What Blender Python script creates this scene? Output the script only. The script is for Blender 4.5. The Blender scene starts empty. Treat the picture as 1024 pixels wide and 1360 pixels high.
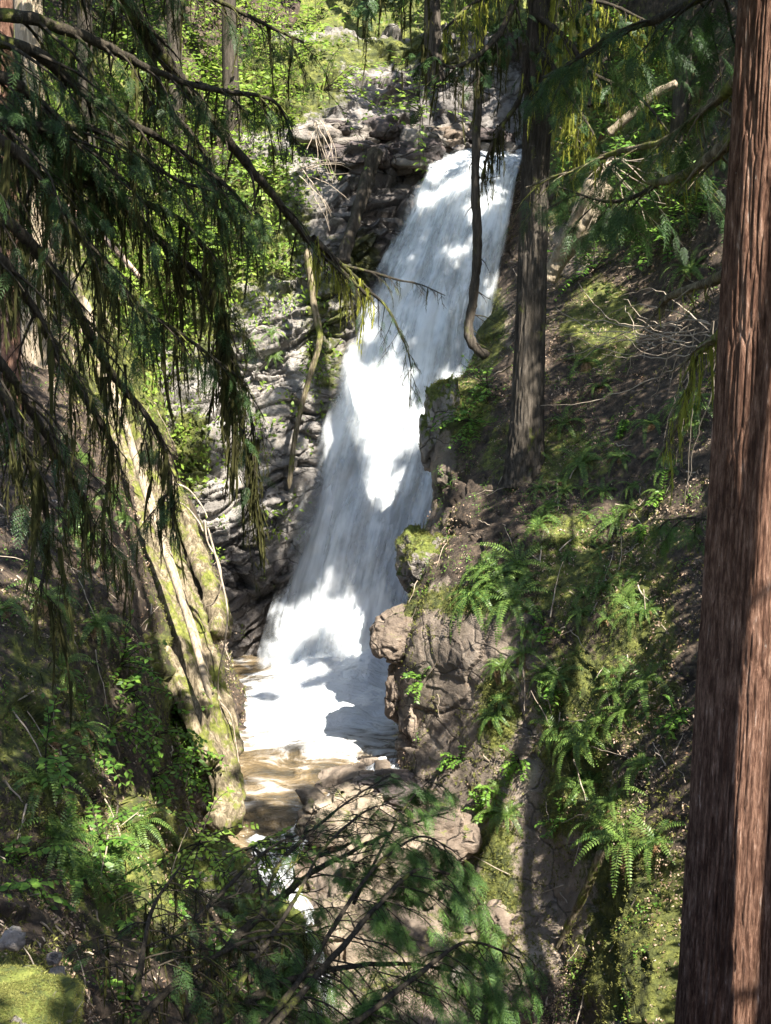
import bpy, math, random
import numpy as np
from mathutils import Vector, Matrix
from mathutils.bvhtree import BVHTree
random.seed(7); RNG = np.random.default_rng(11)
S = bpy.context.scene
COL = S.collection
# ------------------------------------------------------------------ camera geometry
VF = math.radians(45.0); F = 680 / math.tan(VF / 2); A = math.radians(10)
FW = np.array([0, math.cos(A), -math.sin(A)]); UP = np.array([0, math.sin(A), math.cos(A)]); RT = np.array([1., 0, 0])
SUN = np.array([0.32, -0.52, 0.79]); SUN /= np.linalg.norm(SUN)
def ray(px, py): return FW + (px - 512) / F * RT - (py - 680) / F * UP
def P(px, py, Y):
    d = ray(px, py); return d * (Y / d[1])
def proj(p):
    p = np.asarray(p, float); d = p @ FW; d = np.where(d > 0.05, d, 0.05)
    return 512 + F * (p @ RT) / d, 680 - F * (p @ UP) / d
# ------------------------------------------------------------------ noise (numpy)
def _h(ix, iy, iz, s):
    n = (ix.astype(np.int64) * 374761393 + iy.astype(np.int64) * 668265263 + iz.astype(np.int64) * 2147483647 + s * 974634777) & 0xffffffff
    n = ((n ^ (n >> 13)) * 1274126177) & 0xffffffff
    n = ((n ^ (n >> 15)) * 2246822519) & 0xffffffff
    return ((n ^ (n >> 16)) & 0xffffff) / float(0xffffff)
def vnoise(p, s=0):
    i = np.floor(p).astype(np.int64); f = p - i; f = f * f * f * (f * (f * 6 - 15) + 10)
    x, y, z = i[..., 0], i[..., 1], i[..., 2]; fx, fy, fz = f[..., 0], f[..., 1], f[..., 2]
    def L(dz):
        a = _h(x, y, z + dz, s) * (1 - fx) + _h(x + 1, y, z + dz, s) * fx
        b = _h(x, y + 1, z + dz, s) * (1 - fx) + _h(x + 1, y + 1, z + dz, s) * fx
        return a * (1 - fy) + b * fy
    return (L(0) * (1 - fz) + L(1) * fz) * 2 - 1
def fbm(p, o=4, s=0, g=0.5):
    r = 0; a = 1; t = 0; p = np.asarray(p, float)
    for k in range(o):
        r = r + a * vnoise(p * (2.03 ** k) + 17.3 * k, s + k); t += a; a *= g
    return r / t
def voro(p, s=0):
    i = np.floor(p).astype(np.int64); n = p.shape[0]
    f1 = np.full(n, 9.); f2 = np.full(n, 9.); cid = np.zeros(n)
    for dx in (-1, 0, 1):
        for dy in (-1, 0, 1):
            for dz in (-1, 0, 1):
                c = i + np.array([dx, dy, dz]); x, y, z = c[:, 0], c[:, 1], c[:, 2]
                q = c + np.stack([_h(x, y, z, s + 1), _h(x, y, z, s + 2), _h(x, y, z, s + 3)], 1)
                d = np.linalg.norm(q - p, axis=1)
                m = d < f1
                f2 = np.where(m, f1, np.minimum(f2, d)); cid = np.where(m, _h(x, y, z, s + 4), cid); f1 = np.where(m, d, f1)
    return f1, f2, cid
def sst(a, b, x): t = np.clip((x - a) / (b - a), 0, 1); return t * t * (3 - 2 * t)
# ------------------------------------------------------------------ object helpers
def tag(o, label=None, cat=None, group=None, kind=None):
    if label: o['label'] = label
    if cat: o['category'] = cat
    if group: o['group'] = group
    if kind: o['kind'] = kind
    return o
def empty(name, loc, label, cat, group=None):
    o = bpy.data.objects.new(name, None); o.location = [float(v) for v in loc]; o.empty_display_size = .2; COL.objects.link(o)
    return tag(o, label, cat, group)
def mk(name, V, Q, mat, parent=None, smooth=True, attrs=None, T=None, mats=None, midx=None):
    """V (n,3), Q (m,4) quads, T (k,3) tris"""
    V = np.asarray(V, np.float32).reshape(-1, 3)
    off = np.zeros(3, np.float32); pp = parent
    while pp is not None: off = off + np.array(pp.location, np.float32); pp = pp.parent
    me = bpy.data.meshes.new(name)
    nq = 0 if Q is None else len(Q); nt = 0 if T is None else len(T)
    loops = []
    if nq: loops.append(np.asarray(Q, np.int32).ravel())
    if nt: loops.append(np.asarray(T, np.int32).ravel())
    L = np.concatenate(loops)
    me.vertices.add(len(V)); me.vertices.foreach_set('co', (V - off).ravel())
    me.loops.add(len(L)); me.loops.foreach_set('vertex_index', L)
    me.polygons.add(nq + nt)
    st = np.concatenate([np.arange(nq) * 4, nq * 4 + np.arange(nt) * 3]).astype(np.int32)
    me.polygons.foreach_set('loop_start', st)
    me.update(calc_edges=True)
    me.polygons.foreach_set('use_smooth', np.full(nq + nt, smooth))
    for m in (mats or [mat]): me.materials.append(m)
    if midx is not None: me.polygons.foreach_set('material_index', np.asarray(midx, np.int32))
    for k, a in (attrs or {}).items():
        at = me.attributes.new(k, 'FLOAT', 'POINT'); at.data.foreach_set('value', np.asarray(a, np.float32).ravel())
    me.validate(clean_customdata=False)
    o = bpy.data.objects.new(name, me); COL.objects.link(o)
    if parent is not None: o.parent = parent
    return o
def gridq(R, C, wrap=False):
    i = np.arange(R - 1)[:, None]; j = np.arange(C if wrap else C - 1)[None]
    j2 = (j + 1) % C
    return np.stack([i * C + j, i * C + j2, (i + 1) * C + j2, (i + 1) * C + j], -1).reshape(-1, 4)
class MB:
    def __init__(s): s.V = []; s.Q = []; s.T = []; s.n = 0; s.qm = []; s.tm = []
    def add(s, V, Q=None, T=None, m=0):
        V = np.asarray(V, float).reshape(-1, 3)
        if Q is not None and len(Q): s.Q.append(np.asarray(Q) + s.n); s.qm += [m] * len(Q)
        if T is not None and len(T): s.T.append(np.asarray(T) + s.n); s.tm += [m] * len(T)
        s.V.append(V); s.n += len(V)
    def arr(s):
        return np.concatenate(s.V), (np.concatenate(s.Q) if s.Q else None), (np.concatenate(s.T) if s.T else None)
    def build(s, name, mat, parent=None, smooth=True, mats=None, attrs=None):
        if not s.V: return None
        V, Q, T = s.arr()
        return mk(name, V, Q, mat, parent, smooth, attrs, T, mats, (s.qm + s.tm) if mats else None)
def crom(P4, t):
    a, b, c, d = P4
    return 0.5 * ((2 * b) + (-a + c) * t + (2 * a - 5 * b + 4 * c - d) * t * t + (-a + 3 * b - 3 * c + d) * t ** 3)
def resample(pts, n):
    """catmull-rom along axis 0"""
    pts = np.asarray(pts, float); m = len(pts)
    ext = np.concatenate([[2 * pts[0] - pts[1]], pts, [2 * pts[-1] - pts[-2]]])
    t = np.linspace(0, m - 1, n); i = np.minimum(t.astype(int), m - 2); f = (t - i)
    f = f.reshape((-1,) + (1,) * (pts.ndim - 1))
    return crom((ext[i], ext[i + 1], ext[i + 2], ext[i + 3]), f)
def gnormals(G):
    du = np.gradient(G, axis=1); dv = np.gradient(G, axis=0)
    n = np.cross(dv, du); n /= np.linalg.norm(n, axis=-1, keepdims=True) + 1e-9
    return n
def ell(px, py, lst):
    w = np.zeros_like(px)
    for (cx, cy, rx, ry, v) in lst:
        d = np.sqrt(((px - cx) / rx) ** 2 + ((py - cy) / ry) ** 2)
        w = np.maximum(w, v * (1 - sst(.35, 1.45, d)))
    return w
def tubes(paths, rads, sides=8, rough=0.0, seed=0, fr=6.):
    """paths (n,3), rads (n,) -> V,Q"""
    mb = MB()
    p = np.asarray(paths, float); r = np.asarray(rads, float)
    t = np.gradient(p, axis=0); t /= np.linalg.norm(t, axis=1, keepdims=True) + 1e-9
    ref = np.array([0, 0, 1.]) if abs(t[:, 2]).mean() < .8 else np.array([1., 0, 0])
    u = np.cross(t, ref); u /= np.linalg.norm(u, axis=1, keepdims=True) + 1e-9
    w = np.cross(t, u)
    a = np.linspace(0, 2 * np.pi, sides, endpoint=False)
    c = np.cos(a)[None, :, None]; s_ = np.sin(a)[None, :, None]
    dirs = u[:, None] * c + w[:, None] * s_
    G = p[:, None] + dirs * r[:, None, None]
    if rough:
        nz = fbm(G.reshape(-1, 3) * fr, 3, seed).reshape(G.shape[:2])
        G = G + dirs * (nz * rough * r[:, None])[..., None]
    return G.reshape(-1, 3), gridq(len(p), sides, True)
def frames(n, rng):
    q = rng.normal(size=(n, 4)); q /= np.linalg.norm(q, axis=1, keepdims=True)
    w, x, y, z = q.T
    return np.stack([np.stack([1 - 2 * (y * y + z * z), 2 * (x * y - z * w), 2 * (x * z + y * w)], 1),
                     np.stack([2 * (x * y + z * w), 1 - 2 * (x * x + z * z), 2 * (y * z - x * w)], 1),
                     np.stack([2 * (x * z - y * w), 2 * (y * z + x * w), 1 - 2 * (x * x + y * y)], 1)], 1)
def inst(V, Q, R, loc, sc):
    """instances of V,Q merged: R (n,3,3) columns = axes, loc (n,3), sc (n,)"""
    n = len(loc); W = np.einsum('nij,vj->nvi', R, V) * np.asarray(sc)[:, None, None] + np.asarray(loc)[:, None]
    QQ = (Q[None] + (np.arange(n) * len(V))[:, None, None]).reshape(-1, Q.shape[1])
    return W.reshape(-1, 3), QQ
def basis(x, zhint):
    """x (n,3) forward axis, zhint (n,3): returns R with columns x,y,z"""
    x = x / (np.linalg.norm(x, axis=1, keepdims=True) + 1e-9)
    y = np.cross(zhint, x); y /= np.linalg.norm(y, axis=1, keepdims=True) + 1e-9
    z = np.cross(x, y)
    return np.stack([x, y, z], -1)
# ------------------------------------------------------------------ materials
def srgb(h):
    h = h.lstrip('#'); c = [int(h[i:i + 2], 16) / 255 for i in (0, 2, 4)]
    return tuple((v / 12.92 if v <= .04045 else ((v + .055) / 1.055) ** 2.4) for v in c) + (1,)
class NT:
    def __init__(s, name):
        s.m = bpy.data.materials.new(name); s.m.use_nodes = True; s.t = s.m.node_tree; s.t.nodes.clear()
        s.out = s.n('ShaderNodeOutputMaterial')
    def n(s, ty, **kw):
        o = s.t.nodes.new(ty)
        for k, v in kw.items(): setattr(o, k, v)
        return o
    def l(s, a, b): s.t.links.new(a, b)
    def put(s, sock, v):
        if isinstance(v, bpy.types.NodeSocket): s.l(v, sock)
        else: sock.default_value = v
    def co(s, sx=1, sy=1, sz=1, rot=(0, 0, 0)):
        tc = s.n('ShaderNodeNewGeometry'); mp = s.n('ShaderNodeMapping'); s.l(tc.outputs['Position'], mp.inputs[0])
        mp.inputs['Scale'].default_value = (sx, sy, sz); mp.inputs['Rotation'].default_value = rot
        return mp.outputs[0]
    def noise(s, v, sc, det=6, rough=.6, dist=0.):
        o = s.n('ShaderNodeTexNoise'); s.l(v, o.inputs['Vector']); o.inputs['Scale'].default_value = sc
        o.inputs['Detail'].default_value = det; o.inputs['Roughness'].default_value = rough; o.inputs['Distortion'].default_value = dist
        return o.outputs['Fac']
    def vor(s, v, sc, feat='F1', out='Distance', rnd=1.):
        o = s.n('ShaderNodeTexVoronoi', feature=feat); s.l(v, o.inputs['Vector']); o.inputs['Scale'].default_value = sc
        o.inputs['Randomness'].default_value = rnd
        return o.outputs[out]
    def ramp(s, f, stops):
        o = s.n('ShaderNodeValToRGB'); s.put(o.inputs[0], f); e = o.color_ramp.elements
        while len(e) < len(stops): e.new(.5)
        for i, (p, c) in enumerate(stops):
            e[i].position = p; e[i].color = c if len(c) == 4 else tuple(c) + (1,)
        return o.outputs[0]
    def mr(s, f, a, b, c=0., d=1.):
        o = s.n('ShaderNodeMapRange', interpolation_type='SMOOTHSTEP'); s.put(o.inputs[0], f)
        for i, v in enumerate((a, b, c, d)): o.inputs[i + 1].default_value = v
        return o.outputs[0]
    def mix(s, f, a, b, bt='MIX'):
        o = s.n('ShaderNodeMix', data_type='RGBA', blend_type=bt); s.put(o.inputs[0], f); s.put(o.inputs[6], a); s.put(o.inputs[7], b)
        return o.outputs[2]
    def m_(s, op, a, b=0.):
        o = s.n('ShaderNodeMath', operation=op); s.put(o.inputs[0], a); s.put(o.inputs[1], b); return o.outputs[0]
    def at(s, k):
        o = s.n('ShaderNodeAttribute', attribute_name=k); return o.outputs['Fac']
    def bump(s, h, st=.5, d=.02, nrm=None):
        o = s.n('ShaderNodeBump'); s.put(o.inputs['Height'], h); o.inputs['Strength'].default_value = st; o.inputs['Distance'].default_value = d
        if nrm is not None: s.l(nrm, o.inputs['Normal'])
        return o.outputs[0]
    def bsdf(s, col, rough=.8, nrm=None, spec=.3, **kw):
        o = s.n('ShaderNodeBsdfPrincipled'); s.put(o.inputs['Base Color'], col); s.put(o.inputs['Roughness'], rough)
        s.put(o.inputs['Specular IOR Level'], spec)
        if nrm is not None: s.l(nrm, o.inputs['Normal'])
        for k, v in kw.items(): s.put(o.inputs[k], v)
        return o.outputs[0]
    def end(s, sh): s.l(sh, s.out.inputs[0]); return s.m
def leafmat(name, cols, trans=.45, rough=.5, spec=.35):
    m = NT(name); g = m.n('ShaderNodeNewGeometry')
    n = len(cols); c = m.ramp(g.outputs['Random Per Island'], [(i / max(1, n - 1), k) for i, k in enumerate(cols)])
    big = m.noise(m.co(), 1.3, 2)
    c = m.mix(m.mr(big, .35, .7, 0, .45), c, cols[-1])
    a = m.bsdf(c, rough, None, spec)
    t = m.n('ShaderNodeBsdfTranslucent'); m.l(c, t.inputs[0])
    x = m.n('ShaderNodeMixShader'); x.inputs[0].default_value = trans; m.l(a, x.inputs[1]); m.l(t.outputs[0], x.inputs[2])
    return m.end(x.outputs[0])
def c3(r, g, b): return (r, g, b, 1)
def rockcol(m, warm=1.):
    v = m.co(); w = m.noise(v, 2.2, 8, .65)
    c = m.ramp(w, [(.3, c3(.09, .08, .07)), (.45, c3(.22, .19, .165)), (.58, c3(.33, .29, .25)), (.75, c3(.46, .43, .40))])
    sp = m.noise(v, 30, 4, .7)
    c = m.mix(m.mr(sp, .55, .75, 0, .5), c, c3(.50, .47, .43))
    c = m.mix(m.mr(m.noise(v, 7, 5, .7), .55, .7, 0, .45), c, c3(.30, .215, .14))
    c = m.mix(m.mr(m.noise(v, .9, 5, .65), .40, .6, .55, 0), c, c3(.10, .085, .07))
    if warm == .5: c = m.mix(1., c, c3(1.22, 1.27, 1.32), 'MULTIPLY')
    if warm == 2.: c = m.mix(1., c, c3(1.02, .92, .81), 'MULTIPLY')
    return c
def rockheight(m):
    v = m.co(1, 1, 1.5); w = m.n('ShaderNodeVectorMath', operation='ADD')
    nn = m.n('ShaderNodeTexNoise'); m.l(v, nn.inputs['Vector']); nn.inputs['Scale'].default_value = 2.5; nn.inputs['Detail'].default_value = 4
    sc = m.n('ShaderNodeVectorMath', operation='SCALE'); m.l(nn.outputs['Color'], sc.inputs[0]); sc.inputs['Scale'].default_value = .25
    m.l(v, w.inputs[0]); m.l(sc.outputs[0], w.inputs[1]); v2 = w.outputs[0]
    e1 = m.vor(v2, 1.0, 'DISTANCE_TO_EDGE'); e2 = m.vor(v2, 4.5, 'DISTANCE_TO_EDGE')
    crack = m.mr(e1, 0, .028); crack2 = m.mr(e2, 0, .035, .8, 1.)
    f = m.noise(v, 14, 8, .7); f2 = m.noise(v, 60, 4, .6)
    h = m.m_('ADD', m.m_('MULTIPLY', crack, 1.2), m.m_('MULTIPLY', crack2, .5))
    h = m.m_('ADD', h, m.m_('MULTIPLY', f, 1.6)); h = m.m_('ADD', h, m.m_('MULTIPLY', f2, .35))
    return h, m.m_('MULTIPLY', crack, crack2)
def mat_terrain(warm=1.):
    m = NT('ravine_slope'); rock = m.at('rock'); moss = m.at('moss'); wet = m.at('wet'); v = m.co()
    h, cr = rockheight(m)
    rc = rockcol(m, warm); rc = m.mix(m.mr(cr, 0, .8, .6, 0), rc, c3(.03, .026, .022))
    en = m.noise(v, 9, 9, .72)
    ec = m.ramp(en, [(.32, c3(.014, .010, .007)), (.48, c3(.045, .031, .021)), (.6, c3(.10, .070, .046)), (.74, c3(.22, .165, .11))])
    mn = m.noise(v, 5, 7, .7)
    mc = m.ramp(mn, [(.3, c3(.022, .030, .008)), (.48, c3(.075, .085, .018)), (.62, c3(.17, .18, .035)), (.78, c3(.30, .30, .07))])
    n2 = m.noise(v, 3.1, 7, .75)
    rf = m.mr(m.m_('ADD', rock, m.m_('MULTIPLY', m.m_('SUBTRACT', n2, .5), 1.0)), .42, .56)
    c = m.mix(rf, ec, rc)
    n3 = m.noise(m.co(1, 1, 1.0, (1, 2, 0)), 4.3, 8, .75)
    mf = m.mr(m.m_('ADD', moss, m.m_('MULTIPLY', m.m_('SUBTRACT', n3, .5), 1.5)), .42, .62)
    c = m.mix(mf, c, mc)
    c = m.mix(m.m_('MULTIPLY', wet, .8), c, c3(.28, .26, .27), 'MULTIPLY')
    hs = m.noise(v, 22, 9, .75)
    nrm = m.bump(hs, .9, .06); nrm = m.bump(m.m_('MULTIPLY', h, rf), .8, .05, nrm)
    ro = m.mix(wet, c3(.85, .85, .85), c3(.28, .28, .28))
    return m.end(m.bsdf(c, ro, nrm, .4))
def mat_rock(name, tint=None, mossy=0., wet=0.):
    m = NT(name); h, cr = rockheight(m); c = rockcol(m)
    c = m.mix(m.mr(cr, 0, .8, .75, 0), c, c3(.04, .035, .03))
    if tint: c = m.mix(1., c, tint, 'MULTIPLY')
    g = m.n('ShaderNodeNewGeometry'); sx = m.n('ShaderNodeSeparateXYZ'); m.l(g.outputs['Normal'], sx.inputs[0])
    if mossy:
        k = m.m_('ADD', m.m_('MULTIPLY', sx.outputs[2], .35), m.noise(m.co(), 3.5, 7, .75))
        mc = m.ramp(m.noise(m.co(), 9, 6, .7), [(.3, c3(.03, .04, .01)), (.55, c3(.12, .14, .025)), (.75, c3(.25, .26, .06))])
        c = m.mix(m.mr(k, .95 - mossy, 1.08 - mossy), c, mc)
    if wet: c = m.mix(wet, c, c3(.3, .28, .28), 'MULTIPLY')
    nrm = m.bump(h, .85, .05)
    return m.end(m.bsdf(c, .85 - .55 * wet, nrm, .35))
def mat_bark(name, cols, vs=1., moss=0.):
    m = NT(name); v = m.co(9 * vs, 9 * vs, (1.5 if vs > 1.5 else .9) * vs); n = m.noise(v, 1.6, 9, .72); v2 = m.co(30 * vs, 30 * vs, 4 * vs); n2 = m.noise(v2, 1.5, 6, .7)
    c = m.ramp(m.m_('ADD', m.m_('MULTIPLY', n, .65), m.m_('MULTIPLY', n2, .35)), [(.33, cols[0]), (.47, cols[1]), (.58, cols[2]), (.72, cols[3])])
    fl = m.noise(m.co(6, 6, 3), 3, 6, .8)
    c = m.mix(m.mr(fl, .62, .72, 0, .5), c, c3(.42, .38, .33))
    if moss:
        mn = m.noise(m.co(1, 1, .6), 3, 8, .75)
        mc = m.ramp(m.noise(m.co(), 12, 5, .7), [(.3, c3(.035, .04, .01)), (.55, c3(.13, .14, .03)), (.75, c3(.26, .27, .07))])
        c = m.mix(m.mr(mn, .62 - moss * .35, .72 - moss * .35), c, mc)
    h = m.m_('ADD', m.m_('MULTIPLY', n, 1.4), m.m_('MULTIPLY', n2, .8))
    return m.end(m.bsdf(c, .9, m.bump(h, 1., .02), .15))
def mat_plain(name, a, b, sc=6, rough=.85, bump=.3, stretch=(1, 1, 1), spec=.2):
    m = NT(name); n = m.noise(m.co(*stretch), sc, 7, .7)
    c = m.ramp(n, [(.32, a), (.68, b)])
    return m.end(m.bsdf(c, rough, m.bump(n, bump, .02), spec))
def mat_falls(name, dens, seed):
    m = NT(name); u = m.at('u'); vv = m.at('v')
    cx = m.n('ShaderNodeCombineXYZ'); m.l(m.m_('MULTIPLY', u, 8.), cx.inputs[0]); m.l(m.m_('MULTIPLY', vv, 5.), cx.inputs[1]); cx.inputs[2].default_value = seed
    st = m.noise(cx.outputs[0], 1.1, 5, .55, .3)
    cx2 = m.n('ShaderNodeCombineXYZ'); m.l(m.m_('MULTIPLY', u, 5.), cx2.inputs[0]); m.l(m.m_('MULTIPLY', vv, 13.), cx2.inputs[1]); cx2.inputs[2].default_value = seed + 5
    bl = m.noise(cx2.outputs[0], 1.2, 4, .55)
    cx3 = m.n('ShaderNodeCombineXYZ'); m.l(m.m_('MULTIPLY', u, 42.), cx3.inputs[0]); m.l(m.m_('MULTIPLY', vv, 9.), cx3.inputs[1]); cx3.inputs[2].default_value = seed + 9
    fi = m.noise(cx3.outputs[0], 1.1, 4, .6)
    e = m.mr(m.m_('ADD', u, m.m_('MULTIPLY', m.m_('SUBTRACT', st, .5), .30)), .0, .24)
    e2 = m.mr(m.m_('SUBTRACT', 1., u), .0, .06)
    e = m.mr(m.m_('ADD', u, m.m_('MULTIPLY', m.m_('SUBTRACT', bl, .5), .35)), .0, .16) if dens[2] < .3 else e
    k = m.mr(m.m_('ADD', m.m_('ADD', m.m_('MULTIPLY', st, .5), m.m_('MULTIPLY', bl, .42)), m.m_('MULTIPLY', fi, .12)), dens[0], dens[1], dens[2], 1.)
    al = m.m_('MULTIPLY', m.m_('MULTIPLY', e, e2), k); al = m.m_('MULTIPLY', al, m.mr(m.m_('ADD', vv, m.m_('MULTIPLY', bl, .05)), .965, 1.0, 1., 0.))
    c = m.ramp(m.m_('ADD', m.m_('MULTIPLY', st, .4), m.m_('MULTIPLY', bl, .6)), [(.36, c3(.56, .59, .61)), (.5, c3(.72, .75, .77)), (.61, c3(.86, .88, .89))])
    nrm = m.bump(m.m_('ADD', m.m_('ADD', st, m.m_('MULTIPLY', bl, 1.2)), m.m_('MULTIPLY', fi, .03)), .3, .25)
    a = m.bsdf(c, .55, nrm, .25)
    t = m.n('ShaderNodeBsdfTranslucent'); m.l(c, t.inputs[0]); x = m.n('ShaderNodeMixShader'); x.inputs[0].default_value = .4
    m.l(a, x.inputs[1]); m.l(t.outputs[0], x.inputs[2])
    tr = m.n('ShaderNodeBsdfTransparent'); y = m.n('ShaderNodeMixShader'); m.l(al, y.inputs[0]); m.l(tr.outputs[0], y.inputs[1]); m.l(x.outputs[0], y.inputs[2])
    return m.end(y.outputs[0])
def mat_pool(cx_, cy_):
    m = NT('pool_water'); g = m.n('ShaderNodeNewGeometry'); foam = m.at('foam')
    v = m.co(.8, 1.3, 1, (0, 0, .5)); n = m.noise(v, 1.6, 7, .62, .8); n2 = m.noise(v, 6, 5, .6, .5)
    f = m.m_('ADD', foam, m.m_('MULTIPLY', m.m_('SUBTRACT', n, .5), 1.7)); f = m.m_('ADD', f, m.m_('MULTIPLY', m.m_('SUBTRACT', n2, .5), .25))
    fm = m.mr(f, .22, .85)
    wc = m.ramp(n, [(.36, c3(.05, .04, .024)), (.5, c3(.14, .10, .052)), (.57, c3(.22, .17, .11)), (.66, c3(.42, .40, .37))])
    c = m.mix(fm, wc, c3(.66, .68, .70))
    ro = m.mix(fm, c3(.12, .12, .12), c3(.7, .7, .7))
    h = m.m_('ADD', n, m.m_('MULTIPLY', n2, .3))
    return m.end(m.bsdf(c, ro, m.bump(h, .6, .5), .5))
M = {}
M['terrain'] = mat_terrain(); M['terrain_warm'] = mat_terrain(2.); M['terrain_pale'] = mat_terrain(.5)
M['rock'] = mat_rock('grey_rock', None, .12); M['rock_tan'] = mat_rock('tan_stream_rock', c3(1.1, 1.0, .84), .1)
M['rock_moss'] = mat_rock('mossy_rock', None, .42); M['rock_wet'] = mat_rock('wet_rock', c3(.8, .75, .8), 0, .75)
M['rock_brown'] = mat_rock('brown_rock', c3(.80, .70, .61), .1)
M['cedar'] = mat_bark('red_cedar_bark', [c3(.020, .010, .007), c3(.085, .042, .027), c3(.22, .125, .085), c3(.62, .50, .42)], 1.9)
M['fir'] = mat_bark('grey_fir_bark', [c3(.014, .011, .009), c3(.042, .035, .027), c3(.085, .070, .055), c3(.17, .15, .12)], 1., .12)
M['palebark'] = mat_bark('pale_bark', [c3(.10, .08, .055), c3(.24, .19, .13), c3(.38, .31, .22), c3(.5, .44, .34)], 1., .15)
M['darkbark'] = mat_bark('dark_branch_bark', [c3(.012, .010, .008), c3(.03, .025, .018), c3(.06, .048, .034), c3(.10, .085, .06)], 2., .25)
M['mossbark'] = mat_bark('moss_covered_bark', [c3(.03, .022, .014), c3(.10, .08, .05), c3(.26, .21, .14), c3(.46, .39, .28)], 1., .42)
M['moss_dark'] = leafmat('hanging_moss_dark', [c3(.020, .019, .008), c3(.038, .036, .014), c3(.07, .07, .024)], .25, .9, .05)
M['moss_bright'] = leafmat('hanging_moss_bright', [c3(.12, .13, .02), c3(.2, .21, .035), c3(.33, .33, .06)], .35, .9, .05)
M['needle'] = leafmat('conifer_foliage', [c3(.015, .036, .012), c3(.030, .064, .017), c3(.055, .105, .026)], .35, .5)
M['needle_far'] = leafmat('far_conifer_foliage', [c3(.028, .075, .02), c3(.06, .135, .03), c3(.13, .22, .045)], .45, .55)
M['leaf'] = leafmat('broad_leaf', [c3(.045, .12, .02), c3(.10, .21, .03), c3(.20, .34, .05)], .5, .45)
M['leaf_sun'] = leafmat('pale_spring_leaf', [c3(.09, .17, .025), c3(.17, .27, .035), c3(.28, .38, .06)], .5, .5)  # brighter copy of the leaf material, sunlight put into the colour
M['fern'] = leafmat('fern_green', [c3(.032, .074, .018), c3(.07, .13, .026), c3(.15, .22, .045)], .35, .45)
M['deadfern'] = leafmat('fern_dead', [c3(.13, .07, .035), c3(.24, .14, .07), c3(.38, .26, .15)], .3, .85, .1)
M['litter'] = leafmat('leaf_litter_brown', [c3(.05, .03, .018), c3(.14, .085, .05), c3(.28, .19, .125), c3(.42, .33, .25)], .1, .9, .1)
M['mosstuft'] = leafmat('moss_tuft', [c3(.04, .048, .012), c3(.09, .10, .022), c3(.17, .175, .045), c3(.27, .26, .09)], .3, .9, .05)
M['bare'] = mat_plain('bare_wood', c3(.22, .145, .10), c3(.50, .39, .30), 5, .75, .4, (6, 6, 1))
M['twig'] = mat_plain('pale_twig', c3(.16, .12, .085), c3(.42, .35, .27), 9, .8, .2)
M['falls'] = mat_falls('white_water', (.30, .46, .55), 0.)
M['veil'] = mat_falls('water_veil', (.42, .62, .0), 21.)
# ------------------------------------------------------------------ terrain patches
BV = []; BQ = []; BN = 0
PATCH = {}
def addbvh(V, Q):
    global BN
    BV.append(V); BQ.append(Q + BN); BN += len(V)
def patch(name, rows, R, C, rockm, mossm, wetm, amp, seed, blk=.22, cell=1.6, base=(0, 0, 0)):
    ctrl = np.array([[P(*c) for c in r] for r in rows])
    G = resample(ctrl, R); G = np.swapaxes(resample(np.swapaxes(G, 0, 1), C), 0, 1)
    N = gnormals(G); fl = G.reshape(-1, 3); n = N.reshape(-1, 3)
    # face the camera
    n = n * np.where(((n * -fl).sum(1)) < 0, -1, 1)[:, None] if name == '' else n
    px, py = proj(fl)
    rk = np.clip(ell(px, py, rockm) + base[0], 0, 1); ms = np.clip(ell(px, py, mossm) + base[1], 0, 1); wt = np.clip(ell(px, py, wetm) + base[2], 0, 1)
    d = fbm(fl * .45, 4, seed) * amp * 2.2 + fbm(fl * 1.7, 4, seed + 9) * amp * .8 + fbm(fl * 6, 4, seed + 19) * amp * .3
    w = fl + np.stack([fbm(fl * .9, 3, seed + 31), fbm(fl * .9, 3, seed + 32), fbm(fl * .9, 3, seed + 33)], 1) * .35
    sc = np.array([cell * .8, cell * .8, cell * (2.3 if name == 'cliff' else 1.35)])
    th = .35; rot = np.array([[math.cos(th), 0, math.sin(th)], [0, 1, 0], [-math.sin(th), 0, math.cos(th)]])
    q = (w @ rot.T) * sc
    f1, f2, cid = voro(q, seed + 50); g1, g2, c2 = voro(q * 2.7, seed + 70)
    b = (cid - .5) * 2 * blk + (c2 - .5) * blk * .7 - (1 - sst(0, .09, f2 - f1)) * blk * .45 - (1 - sst(0, .12, g2 - g1)) * blk * .05
    rn = np.clip(rk + fbm(fl * 1.1, 4, seed + 5) * .5, 0, 1)
    b = b * (.3 + 1.0 * sst(-.25, .3, fbm(fl * .7, 3, seed + 90)))
    fc = ell(px, py, [(620, 900, 100, 130, .75), (700, 1150, 80, 150, .5)]) if name == 'right_bank' else 0
    d = d * (1 - .6 * rk) + b * np.clip(.25 + rn, 0, 1) * (1 - fc)
    # keep grid edges tidy
    fl = fl + n * d[:, None]
    Q = gridq(R, C)
    o = mk(name, fl, Q, M['terrain_warm' if name in ('right_bank', 'stream_bed') else 'terrain_pale' if name == 'cliff' else 'terrain'], None, True, {'rock': rk, 'moss': ms, 'wet': wt})
    o['kind'] = 'structure'
    addbvh(fl, Q)
    G2 = fl.reshape(R, C, 3); PATCH[name] = (fl, gnormals(G2).reshape(-1, 3), rk, ms, wt)
    return o
def row(py, *cs): return [(c[0], py if len(c) < 3 else c[2], c[1]) for c in cs]
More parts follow.
